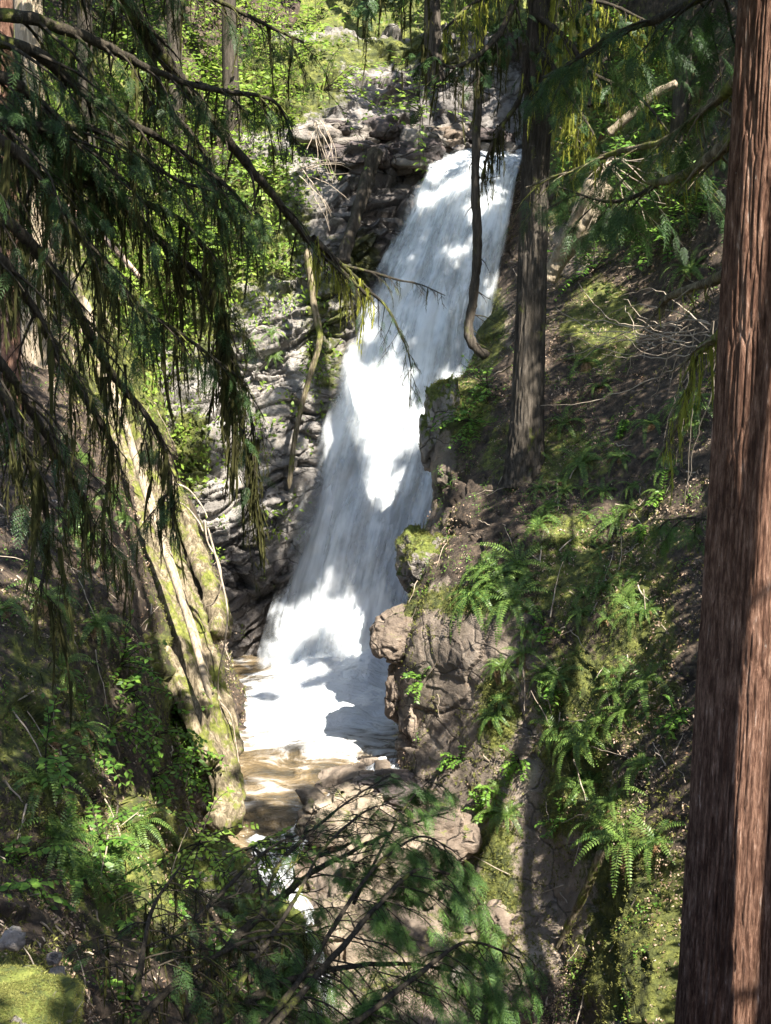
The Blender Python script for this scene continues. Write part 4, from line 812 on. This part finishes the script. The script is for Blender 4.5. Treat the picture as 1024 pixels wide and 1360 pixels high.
# ------------------------------------------------------------------ ferns
def fernproto(seed, nf=13, dead=5):
    r = np.random.default_rng(seed); mb = MB()
    for k in range(nf + dead):
        dd = k >= nf; a = r.uniform(0, 6.28) if dd else (k / nf * 6.28 + r.uniform(-.3, .3)); L = r.uniform(.6, 1.0) * (.8 if dd else 1); el_ = r.uniform(.0, .3) if dd else r.uniform(.5, 1.1)
        n = 24; d = np.array([math.cos(a) * math.cos(el_), math.sin(a) * math.cos(el_), math.sin(el_)]); q = [np.zeros(3)]
        for j in range(n): d = nrmz(d + np.array([0, 0, -.095 if not dd else -.2]) + r.normal(0, .015, 3)); q.append(q[-1] + d * L / n)
        q = np.array(q); t = np.linspace(0, 1, n + 1); T_ = nrmz(np.gradient(q, axis=0)); s = nrmz(np.cross(T_, [0, 0, 1.])); up = np.cross(s, T_)
        ll = .10 * np.minimum(1, t * 5 + .1) * (1 - t) ** .6 + .01
        for sg in (-1, 1):
            V, Q = rhomb(q, nrmz(s * sg + T_ * .35 - up * .12), ll * (r.uniform(.8, 1.1, n + 1)), np.full(n + 1, .026), nrmz(up + r.normal(0, .2, q.shape)), .1); mb.add(V, Q, m=1 if dd else 0)
        V, Q = tubes(q, np.linspace(.006, .002, n + 1), 3); mb.add(V, Q, m=1 if dd else 0)
    return mb
FP = []
for k in range(6):
    mb = fernproto(200 + k, 13 - (k % 3) * 2, 3 + (k % 3) * 3); V, Q, _ = mb.arr()
    FP.append((V, Q, mb.qm))
FM = {}
def fern(px, py, sc, seed, label, group, yaw=None):
    p, n = hit(px, py)
    if p is None: return
    r = random.Random(seed); k = r.randrange(6)
    if k not in FM:
        V, Q, qm = FP[k]; o = mk('sword_fern', V, Q, None, mats=[M['fern'], M['deadfern']], midx=qm); FM[k] = o.data; bpy.data.objects.remove(o)
    o = bpy.data.objects.new('sword_fern', FM[k]); COL.objects.link(o)
    if n @ p > 0: n = -n
    z = Vector(nrmz(np.array([0, 0, 1.]) + n * .9)); o.rotation_euler = (z.to_track_quat('Z', 'Y').to_matrix() @ Matrix.Rotation(r.uniform(0, 6.28), 3, 'Z')).to_euler()
    o.location = p + n * .02; o.scale = (sc,) * 3; tag(o, label, 'fern', group)
rr = random.Random(9)
def ferns(zones, label, group, smin=.4, smax=.7):
    for (x0, y0, x1, y1, n) in zones:
        for k in range(n): fern(rr.uniform(x0, x1), rr.uniform(y0, y1), rr.uniform(smin, smax), rr.random(), label, group)
ferns([(715, 640, 860, 760, 14), (690, 760, 890, 900, 22), (700, 600, 900, 700, 8)], 'sword fern in the dense patch on the middle of the right slope', 'ferns in the dense patch on the right slope', .26, .62)
ferns([(735, 900, 880, 1010, 8), (760, 1010, 880, 1120, 9)], 'sword fern hanging on the lower right slope above the grey rock', 'ferns on the lower right slope', .6, .95)
ferns([(610, 745, 690, 800, 6)], 'shaded sword fern on the ledge over the tall rock face', 'ferns over the rock face', .8, 1.1)
ferns([(650, 830, 680, 1000, 4), (630, 1020, 690, 1090, 3)], 'small fern rooted in a crack of the tall rock face', 'small ferns in the rock face', .4, .65)
ferns([(760, 130, 950, 360, 18), (720, 20, 950, 120, 8)], 'fern on the upper right slope behind the leafy boughs', 'ferns on the upper right slope', .5, .9)
ferns([(740, 480, 930, 640, 10)], 'fern in the dark hollow left of the big cedar', 'ferns in the dark hollow', .6, .9)
ferns([(90, 600, 170, 760, 8)], 'bright fern between the mossy logs and the dark left bank', 'ferns beside the mossy logs', .5, .8)
ferns([(0, 780, 130, 1060, 9), (60, 1060, 250, 1180, 7)], 'shaded fern on the dark left bank', 'ferns on the dark left bank', .5, .8)
ferns([(215, 250, 350, 400, 8), (120, 200, 350, 330, 6)], 'sunlit fern on the slope behind the left boughs', 'ferns on the sunny left slope', .5, .9)
ferns([(325, 440, 365, 480, 3), (330, 540, 360, 560, 1)], 'bright fern on a ledge of the grey cliff', 'ferns on the grey cliff', .35, .5)
# ------------------------------------------------------------------ leafy shrubs
def shrub(px, py, h, n, leaf, seed, label, group=None, mat='leaf', lean=(0, -.3, 1), Y=None, spread=.7, pos=None, cat='shrub', name='leafy_shrub'):
    p, nn = hit(px, py) if Y is None else (P(px, py, Y), None)
    if p is None: return
    r = np.random.default_rng(seed); o = empty(name, p, label, cat, group); ms = MB(); B = []; D = []
    for k in range(n):
        d = nrmz(np.array(lean, float) + r.normal(0, spread, 3)); q = [p]
        for j in range(9): d = nrmz(d + [0, 0, -.10] + r.normal(0, .08, 3)); q.append(q[-1] + d * h * r.uniform(.07, .13))
        q = np.array(q); V, Q = tubes(q, np.linspace(.008, .003, 10), 4); ms.add(V, Q)
        for j in range(2, 10):
            for sg in (-1, 1):
                s = nrmz(np.cross(q[j] - q[j - 1], [0, 0, 1.])); B.append(q[j]); D.append(s * sg + nrmz(q[j] - q[j - 1]) * r.uniform(.2, .9) + [0, 0, r.uniform(-.5, .1)])
    B = np.array(B); D = nrmz(np.array(D)); L = r.uniform(.7, 1.3, len(B)) * leaf
    V, Q = rhomb(B, D, L, L * .52, nrmz(np.array([[0, -.25, 1.]]) + r.normal(0, .35, B.shape)), .12)
    ms.build('stem', M['darkbark'], o); mk('foliage', V, Q, M[mat], o)
    return o
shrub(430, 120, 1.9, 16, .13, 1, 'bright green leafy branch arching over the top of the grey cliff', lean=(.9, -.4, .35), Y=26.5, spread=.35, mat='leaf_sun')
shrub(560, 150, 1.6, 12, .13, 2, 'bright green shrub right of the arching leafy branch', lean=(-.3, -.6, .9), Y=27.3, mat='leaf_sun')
shrub(625, 560, .8, 30, .09, 3, 'leafy tuft on the dark rock hump beside the falls', lean=(-.2, -.5, .5), spread=.8)
shrub(650, 520, .8, 24, .09, 4, 'shaded leafy tuft left of the fir base', lean=(-.1, -.5, .5), spread=.8)
for k, (px, py) in enumerate(((160, 885), (150, 965), (210, 975), (240, 1000), (205, 1030), (120, 975), (255, 1040), (60, 1010), (175, 920), (235, 950))):
    shrub(px, py, .7, 12, .085, 30 + k, 'broad leaved shrub in the shade left of the mossy log foot', 'shaded shrubs left of the log foot', lean=(.1, -.6, .5), spread=.7)
for k, (px, py) in enumerate(((25, 1140), (30, 1180), (150, 1180), (165, 1230), (225, 1190), (130, 1120), (290, 1290), (170, 1330))):
    shrub(px, py, .5, 7, .08, 50 + k, 'small leafy plant low on the dark left bank', 'leafy plants low on the left bank', lean=(.1, -.5, .6), spread=.7)
shrub(265, 1120, .55, 14, .06, 70, 'bright green leafy sprig at the foot of the mossy log', lean=(.3, -.3, .6), Y=9.5, mat='leaf_sun')
shrub(335, 1125, .5, 14, .06, 71, 'bright lime green sprig hanging over the near end of the pool', lean=(.4, -.3, .2), Y=8.6, mat='leaf_sun')
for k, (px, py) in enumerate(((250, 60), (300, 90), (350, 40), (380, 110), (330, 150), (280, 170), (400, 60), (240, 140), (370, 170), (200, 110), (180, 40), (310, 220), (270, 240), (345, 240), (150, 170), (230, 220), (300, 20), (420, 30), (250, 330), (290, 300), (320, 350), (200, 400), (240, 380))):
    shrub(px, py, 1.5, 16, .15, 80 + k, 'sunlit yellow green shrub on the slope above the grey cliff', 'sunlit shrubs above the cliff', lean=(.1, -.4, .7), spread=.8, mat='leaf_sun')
for k, (px, py) in enumerate(((770, 60), (820, 40), (870, 90), (930, 60), (890, 150), (830, 300), (790, 360), (880, 320), (930, 290), (800, 120), (900, 260), (840, 220), (770, 200))):
    shrub(px, py, 1.1, 14, .11, 110 + k, 'leafy shrub on the upper right slope', 'shrubs on the upper right slope', lean=(-.2, -.5, .6), spread=.8)
for k, (px, py) in enumerate(((722, 835), (735, 920), (690, 1010), (650, 1050), (640, 1080), (560, 905), (745, 1090), (860, 700), (830, 560), (880, 660), (900, 950), (610, 1010))):
    shrub(px, py, .35, 8, .07, 130 + k, 'small bright plant rooted on the right slope or its rock', 'small plants on the right slope', lean=(-.2, -.5, .5), spread=.8)
# ------------------------------------------------------------------ ground cover (uncountable)
def samp(name, n, wfun, margin=80):
    V, N, rk, ms, wt = PATCH[name]; px, py = proj(V)
    vis = (px > -margin) & (px < 1024 + margin) & (py > -margin) & (py < 1360 + margin)
    w_ = np.where(vis, wfun(rk, ms, wt, N, V), 0); d = np.linalg.norm(V, axis=1)
    w_ = np.clip(w_, 0, None); w_ /= w_.sum(); i = RNG.choice(len(V), n, p=w_)
    return V[i] + RNG.normal(0, .02, (n, 3)), N[i]
def cover(name, label, cat, mat, parts, protos, smin, smax, lift=.0, hang=0., flat=False):
    mb = MB()
    for (pn, n, wf_) in parts:
        if pn == 'boulders':
            bl = np.concatenate([b_[0] for b_ in MB_]); bn = np.concatenate([b_[1] for b_ in MB_]); ii = RNG.integers(0, len(bl), n); loc, N = bl[ii] + RNG.normal(0, .01, (n, 3)), bn[ii]
        else: loc, N = samp(pn, n, wf_)
        s = RNG.uniform(smin, smax, n) ** 1.0
        Z = N + np.array([0, 0, .5 - hang]) + RNG.normal(0, .25, (n, 3)); X = RNG.normal(0, 1, (n, 3)) + np.array([0, 0, -hang * 2])
        scatter(mb, protos, loc + N * lift, X, Z, s)
    o = mb.build(name, M[mat]); tag(o, label, cat, kind='stuff'); return o
def leafflat(seed, n=5):
    r = np.random.default_rng(seed); a = r.uniform(0, 6.28, n); return rhomb(r.normal(0, 1., (n, 3)) * [1, 1, .12], nrmz(np.stack([np.cos(a), np.sin(a), r.normal(0, .3, n)], 1)), r.uniform(.5, 1.3, n), r.uniform(.3, .6, n), nrmz(np.tile([0, 0, 1.], (n, 1)) + r.normal(0, .35, (n, 3))))
LF = [leafflat(k) for k in range(4)]
nz = lambda V, s, f=1.3: fbm(V * f, 3, s)
cover('leaf_litter', 'brown fallen leaves and needles over the ravine slopes', 'leaf litter', 'litter',
      [('right_bank', 15000, lambda r_, m_, w_, N, V: (1 - r_) ** 2 * sst(-.3, .2, nz(V, 3))), ('left_bank', 8000, lambda r_, m_, w_, N, V: (1 - m_) * sst(-.3, .2, nz(V, 3))), ('hillside', 2500, lambda r_, m_, w_, N, V: V[:, 0] * 0 + 1)], LF, .018, .05)
cover('moss', 'short shaggy yellow green moss on rocks and soil', 'moss', 'mosstuft',
      [('right_bank', 24000, lambda r_, m_, w_, N, V: sst(.15, .6, m_ + .5 * nz(V, 5)) * (1 - w_)), ('left_bank', 18000, lambda r_, m_, w_, N, V: sst(.15, .6, m_ + .5 * nz(V, 6))), ('cliff', 3500, lambda r_, m_, w_, N, V: sst(.2, .7, m_ + .5 * nz(V, 7)) * (1 - w_)), ('boulders', 3500, None), ('stream_bed', 1500, lambda r_, m_, w_, N, V: sst(.2, .7, m_))], TUF, .022, .058, hang=.9)
bo = [o for o in COL.objects if o.get('label', '').startswith('sunlit moss covered boulder')][0]
bv = np.array([v.co[:] for v in bo.data.vertices]); bn = nrmz(bv / np.array([.3, .3, .2]) ** 2); ii = RNG.integers(0, len(bv), 14000); ii = ii[bn[ii, 2] > -.2]; mb = MB()
scatter(mb, TUF, bv[ii] + np.array(bo.location) + RNG.normal(0, .003, (len(ii), 3)), RNG.normal(0, 1, (len(ii), 3)), bn[ii] + RNG.normal(0, .3, (len(ii), 3)), RNG.uniform(.007, .016, len(ii)))
mb.build('moss', M['mosstuft'], bo)
cover('hanging_moss', 'dark shaggy moss and roots hanging down the steep banks', 'moss', 'moss_dark',
      [('right_bank', 3600, lambda r_, m_, w_, N, V: (1 - r_ * .8) * sst(0, .4, nz(V, 15)) * sst(3, .0, N[:, 2])), ('left_bank', 3200, lambda r_, m_, w_, N, V: sst(-.1, .4, nz(V, 16)))], STR, .12, .36)
cover('undergrowth', 'low green leaves of countless small plants on the slopes', 'undergrowth', 'leaf',
      [('right_bank', 3600, lambda r_, m_, w_, N, V: (1 - r_) * sst(.05, .4, nz(V, 25))), ('left_bank', 1600, lambda r_, m_, w_, N, V: sst(.05, .4, nz(V, 26))), ('cliff', 160, lambda r_, m_, w_, N, V: (1 - w_) * m_)], BRD, .03, .075)
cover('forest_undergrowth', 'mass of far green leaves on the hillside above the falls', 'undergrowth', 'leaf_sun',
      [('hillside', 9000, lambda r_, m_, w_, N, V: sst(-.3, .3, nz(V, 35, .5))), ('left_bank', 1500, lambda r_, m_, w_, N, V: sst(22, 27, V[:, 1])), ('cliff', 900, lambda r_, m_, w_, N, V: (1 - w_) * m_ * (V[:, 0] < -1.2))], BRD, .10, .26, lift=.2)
mb = MB(); loc, N = samp('right_bank', 420, lambda r_, m_, w_, N, V: 1 - .7 * r_); loc2, N2 = samp('left_bank', 380, lambda r_, m_, w_, N, V: 1 + 0 * r_)
loc = np.concatenate([loc, loc2]); N = np.concatenate([N, N2])
for p, n in zip(loc, N):
    d = nrmz(np.cross(n, RNG.normal(0, 1, 3)) + [0, 0, -.4]); L = RNG.uniform(.2, .9); q = p + n * .03 + np.linspace(0, 1, 7)[:, None] * d * L + np.cumsum(RNG.normal(0, .012, (7, 3)), 0)
    V, Q = tubes(q, np.linspace(RNG.uniform(.006, .014), .003, 7), 4); mb.add(V, Q)
tag(mb.build('fallen_twigs', M['twig']), 'thin pale twigs strewn over both banks', 'twigs', kind='stuff')
#CANOPY
# ------------------------------------------------------------------ forest canopy overhead: leaf clumps added to shade the view, left out where sun comes in
AV = np.concatenate(BV); AQ = np.concatenate(BQ)
TREE = BVHTree.FromPolygons([tuple(v) for v in AV.tolist()], AQ.tolist())
E1 = nrmz(np.cross(SUN, [0, 0, 1.])); E2 = np.cross(E1, SUN)
OPEN = [  # (cx, cy, rx, ry, openness) areas the added canopy leaves sunlit
 (600, 225, 60, 30, .5), (600, 330, 80, 90, .04), (560, 460, 90, 80, .22), (500, 600, 110, 90, .33), (470, 740, 100, 90, .42), (430, 955, 160, 80, .92), (420, 850, 90, 40, .7),
 (370, 520, 100, 190, .88), (330, 660, 60, 60, .7), (450, 150, 50, 60, .7), (600, 150, 60, 40, .5), (330, 150, 150, 150, .95), (270, 320, 110, 90, .9), (420, 60, 120, 60, .9), (560, 60, 60, 60, .2),
 (165, 560, 80, 140, .85), (230, 780, 75, 130, .97), (120, 400, 140, 160, .5), (285, 950, 40, 110, .85), (110, 250, 60, 200, .4), (30, 120, 30, 100, .6), (95, 480, 60, 60, .3), (100, 740, 40, 30, .3),
 (480, 1090, 90, 55, .9), (620, 1090, 60, 50, .55), (350, 1080, 60, 40, .5), (300, 1180, 90, 80, .6), (430, 1240, 120, 120, .6), (600, 1260, 80, 100, .45), (20, 1330, 40, 45, .9), (75, 1290, 25, 40, .4), (190, 1110, 50, 60, .35),
 (600, 890, 70, 110, .85), (560, 990, 40, 50, .6), (660, 960, 40, 60, .45), (525, 830, 30, 30, .6), (655, 1060, 50, 70, .75), (640, 1180, 40, 80, .8), (760, 980, 45, 60, .85), (790, 830, 75, 70, .6), (780, 700, 80, 70, .5), (715, 690, 40, 40, .5),
 (790, 1080, 60, 70, .8), (770, 1180, 50, 80, .8), (850, 970, 40, 40, .6), (840, 1250, 50, 100, .6), (700, 1110, 120, 190, .93), (770, 300, 50, 60, .8), (810, 410, 50, 55, .6), (850, 160, 70, 100, .5), (900, 300, 50, 50, .4), (760, 60, 60, 60, .35),
 (620, 640, 50, 25, .3), (700, 480, 40, 40, .3), (590, 545, 25, 30, .8), (700, 30, 25, 60, .7), (730, 130, 20, 40, .3), (820, 660, 40, 25, .5), (660, 400, 20, 40, .5)]
PXY = []; PT = []
step = 5
for py in np.arange(-30, 1400, step):
    for px in np.arange(-30, 1060, step):
        d = ray(px, py); h = TREE.ray_cast(Vector((0, 0, 0)), Vector(d))
        if h[0] is not None: PXY.append((px, py)); PT.append(tuple(h[0]))
PXY = np.array(PXY, float); PT = np.array(PT)
op = ell(PXY[:, 0], PXY[:, 1], [(a, b, c, d, 1) for a, b, c, d, e in OPEN]) * 0
for (a, b, c, d, e) in OPEN:
    q = np.sqrt(((PXY[:, 0] - a) / c) ** 2 + ((PXY[:, 1] - b) / d) ** 2); op = np.maximum(op, e * (1 - sst(.8, 1.25, q)))
op = np.maximum(op, .045)
fall = np.zeros(len(PXY), bool)
for k in range(len(FR) - 1):
    (y0, l0, r0_, _), (y1, l1, r1_, _) = FR[k], FR[k + 1]
    s_ = (PXY[:, 1] >= y0) & (PXY[:, 1] < y1); f_ = (PXY[:, 1] - y0) / (y1 - y0); fall |= s_ & (PXY[:, 0] > l0 + (l1 - l0) * f_) & (PXY[:, 0] < r0_ + (r1_ - r0_) * f_)
fall |= (PXY[:, 1] >= 900) & (PXY[:, 1] < 1060) & (PXY[:, 0] > 300) & (PXY[:, 0] < 530)
EP = np.concatenate([l[::2] for l, o_ in EXTRA]); ex, ey = proj(EP)
inn = (ex > -100) & (ex < 1100) & (ey > -100) & (ey < 1450); EP = EP[inn]; ex = ex[inn]; ey = ey[inn]
eo = np.full(len(EP), .03); eo[(ex > 380) & (ey > 1000)] = .42; eo[(ex > 400) & (ex < 500) & (ey > 280) & (ey < 400)] = .95; eo[(ex > 700) & (ey < 700)] = .5; eo[(ex < 380) & (ey < 700)] = .04
fall = np.concatenate([fall, np.zeros(len(EP), bool)]); PTS = np.concatenate([PT, EP]); OPN = np.concatenate([op, eo])
UV = np.stack([PTS @ E1, PTS @ E2], 1)
nn = fbm(np.concatenate([UV * 1.5, UV[:, :1] * 0], 1), 3, 77); rk_ = np.argsort(np.argsort(nn)) / len(nn)
n2_ = fbm(np.concatenate([UV * 1.1, UV[:, :1] * 0], 1), 5, 78, .62); rk2 = np.argsort(np.argsort(n2_)) / len(n2_)
lit = np.where(fall, rk2, rk_) < OPN
CELL = .15
ij = np.floor(UV / CELL).astype(int); key = ij[:, 0] * 100003 + ij[:, 1]
tp = np.array([(x + dx, y) for y in range(0, 1361, 6) for x in (1000 - 45 * y / 1360,) for dx in range(-70, 71, 6)], float)
TPT = np.array([P(x, y, 6.78) for x, y in tp]); tuv = np.floor(np.stack([TPT @ E1, TPT @ E2], 1) / CELL).astype(int)
litk = set((tuv[:, 0] * 100003 + tuv[:, 1]).tolist()) | set(key[:len(PT)][lit[:len(PT)]].tolist())
# leave-frame distance along the sun ray
def leave(p):
    last = np.zeros(len(p))
    for t in np.arange(.5, 34, .5):
        q = p + SUN * t; x, y = proj(q); ins = (x > -70) & (x < 1094) & (y > -75) & (y < 1440) & (q @ FW > 0)
        last = np.where(ins, t, last)
    return last + .7
order = np.argsort(RNG.random(len(PTS))); seen = {}
for i in order.tolist():
    k = int(key[i])
    if lit[i] or k in litk: continue
    seen.setdefault(k, []).append(i)
sel = []
for k, v in seen.items(): sel += (v * 3)[:3]
sel = np.array(sel); base = PTS[sel]; tl = leave(base)
csc = np.where(fall[sel], .10, .068); loc = base + SUN * (tl + RNG.gamma(1.5, .9, len(sel)) + np.where(fall[sel], 7., 0))[:, None]
# poles that shade strips of the big trunk: unseen, placed for their shadows
def shade_pole(pts, t, r0, name, label, mat='fir'):
    a, b = [P(*q) + SUN * t for q in pts]; d = b - a; z0 = down(a[0], a[1], a[2]) if a[2] > -2 else -5
    top = a + d * ((15 - a[2]) / d[2]); bot = a + d * ((-4.5 - a[2]) / d[2])
    return tree(name, label, bot, top, r0, r0 * .8, mat, 300 + int(t * 10), sides=20, n=80)
NB = [shade_pole([(953, 0, 6.85), (905, 1330, 6.85)], 2.6, .15, 'maple_tree', 'slim leaning tree nearest the big cedar, outside the picture'),
      shade_pole([(1034, 230, 6.8), (942, 1330, 6.72)], 3.4, .045, 'maple_tree', 'slim leaning tree right of the big cedar, outside the picture'),
      shade_pole([(1022, 800, 6.95), (996, 1360, 6.95)], 4.4, .085, 'maple_tree', 'second slim tree further right of the big cedar, outside the picture'),
      shade_pole([(748, 0, 6.72 + .0), (748, 1, 6.72)], 0, .01, 'x', 'x') if False else None]
def barshade(pa, pb, t, r0, label):  # unseen trunk placed so its shadow falls as a bar on the rock
    a, _ = hit(*pa); b, _ = hit(*pb); a = a + SUN * t; b = b + SUN * t; d = a - b
    return tree('leaning_tree', label, b - d * .12, a + d * 1.1, r0, r0 * .25, 'fir', int(pa[0]), sides=20, n=80)
barshade((742, 900), (606, 1210), 8.5, .12, 'leaning trunk off the right side that throws the slanting shadow on the lower rock')
barshade((722, 985), (714, 1290), 9.5, .11, 'leaning trunk off the right side that throws the upright shadow on the lower rock')
for (x, y, lab) in ((9.5, 7.5, 'tall fir standing off the right side beside the ravine'), (12.5, 13., 'tall fir far off to the right behind the ferny slope'), (4.6, 3.2, 'tall fir close to the viewpoint on its right'), (8.5, 19.5, 'tall fir high on the right slope outside the picture'), (14, 22., 'tall fir on the ridge above the right slope')):
    z = down(x, y); tree('fir_tree', lab, [x, y, z - .5], [x + .3, y, 19], .3, .1, 'fir', int(x * 10), sides=24, n=90)
C = np.array([[t[1][0] + (t[2][0] - t[1][0]) * .7, t[1][1] + (t[2][1] - t[1][1]) * .7] for t in TR])
ok = [i for i, t in enumerate(TR) if (t[2][2] > 7.5 or t[0] is th) and not t[0].name.startswith('leaning')]
d2 = ((loc[:, None, :2] - C[None, ok]) ** 2).sum(-1); own = np.array(ok)[d2.argmin(1)]
def cl(seed, n=8):
    r = np.random.default_rng(seed); b = r.normal(0, .5, (n, 3)) * [1, 1, .6]; a = r.uniform(0, 6.28, n)
    d = nrmz(np.stack([np.cos(a), np.sin(a), r.normal(0, .3, n)], 1)); return rhomb(b, d, r.uniform(1.2, 1.9, n), r.uniform(.7, 1.05, n), nrmz(SUN + r.normal(0, .4, (n, 3))))
CLP = [cl(k) for k in range(5)]
for i in sorted(set(own.tolist())):
    s = own == i; L = loc[s]; LS = csc[s]; par, b_, t_ = TR[i]
    I = np.tile(np.eye(3), (len(L), 1, 1)); mb = MB(); kk = RNG.integers(0, 5, len(L))
    for k, (V, Q) in enumerate(CLP):
        m_ = kk == k
        if m_.any(): W_, QQ = inst(V, Q, I[m_], L[m_], LS[m_]); mb.add(W_, QQ)
    mb.build('crown', M['needle_far'], par)  # added leaf clumps that shade chosen spots, hung on the nearest trunk
    b_ = np.array(b_, float); t_ = np.array(t_, float)
    mb = MB()
    for q in RNG.integers(0, len(L), min(14, 2 + len(L) // 120)):
        e = L[q]; zz = min(max(e[2] - .35 * np.linalg.norm((e - t_)[:2]), b_[2] + 1), t_[2]); s0 = b_ + (t_ - b_) * ((zz - b_[2]) / (t_[2] - b_[2]))
        pth_ = resample([s0, (s0 + e) / 2 + [0, 0, .25], e], 14); x_, y_ = proj(pth_)
        if ((x_ > -40) & (x_ < 1064) & (y_ > -40) & (y_ < 1400) & (pth_ @ FW > 0)).any(): continue
        cu = np.floor(np.stack([pth_ @ E1, pth_ @ E2], 1) / CELL).astype(int)
        if sum(int(k) in litk for k in (cu[:, 0] * 100003 + cu[:, 1])) > 2: continue
        V, Q = tubes(pth_, np.linspace(.028, .01, 14), 5, .2, 3); mb.add(V, Q)
    if mb.V: mb.build('branch', M['darkbark'], par)
print('canopy', len(loc), 'lit share', lit.mean())
EXPO = 2.15
# ------------------------------------------------------------------ light, sky, camera
w = bpy.data.worlds.new('World'); S.world = w; w.use_nodes = True; nt = w.node_tree; nt.nodes.clear()
sk = nt.nodes.new('ShaderNodeTexSky'); sk.sky_type = 'NISHITA'; sk.sun_disc = False
el = math.asin(SUN[2]); az = math.atan2(SUN[0], SUN[1]); sk.sun_elevation = el; sk.sun_rotation = az
bg = nt.nodes.new('ShaderNodeBackground'); bg.inputs[1].default_value = .085; ou = nt.nodes.new('ShaderNodeOutputWorld')
nt.links.new(sk.outputs[0], bg.inputs[0]); nt.links.new(bg.outputs[0], ou.inputs[0])
sl = bpy.data.lights.new('sun', 'SUN'); sl.energy = 5; sl.angle = math.radians(.53); sl.color = (1, .95, .86)
so = bpy.data.objects.new('sun', sl); so.rotation_euler = Vector(SUN).to_track_quat('Z', 'Y').to_euler(); COL.objects.link(so)
cd = bpy.data.cameras.new('camera'); cam = bpy.data.objects.new('camera', cd); COL.objects.link(cam); S.camera = cam
cam.rotation_euler = (math.radians(80), 0, 0); cd.sensor_fit = 'VERTICAL'; cd.sensor_height = 24; cd.lens = 12 / math.tan(VF / 2); cd.clip_end = 500; cd.clip_start = .05
vs = S.view_settings; vs.view_transform = 'Standard'; vs.look = 'None'; vs.gamma = 1; vs.exposure = EXPO
S.cycles.max_bounces = 8; S.cycles.transparent_max_bounces = 24; S.cycles.diffuse_bounces = 4; S.cycles.caustics_reflective = False; S.cycles.caustics_refractive = False
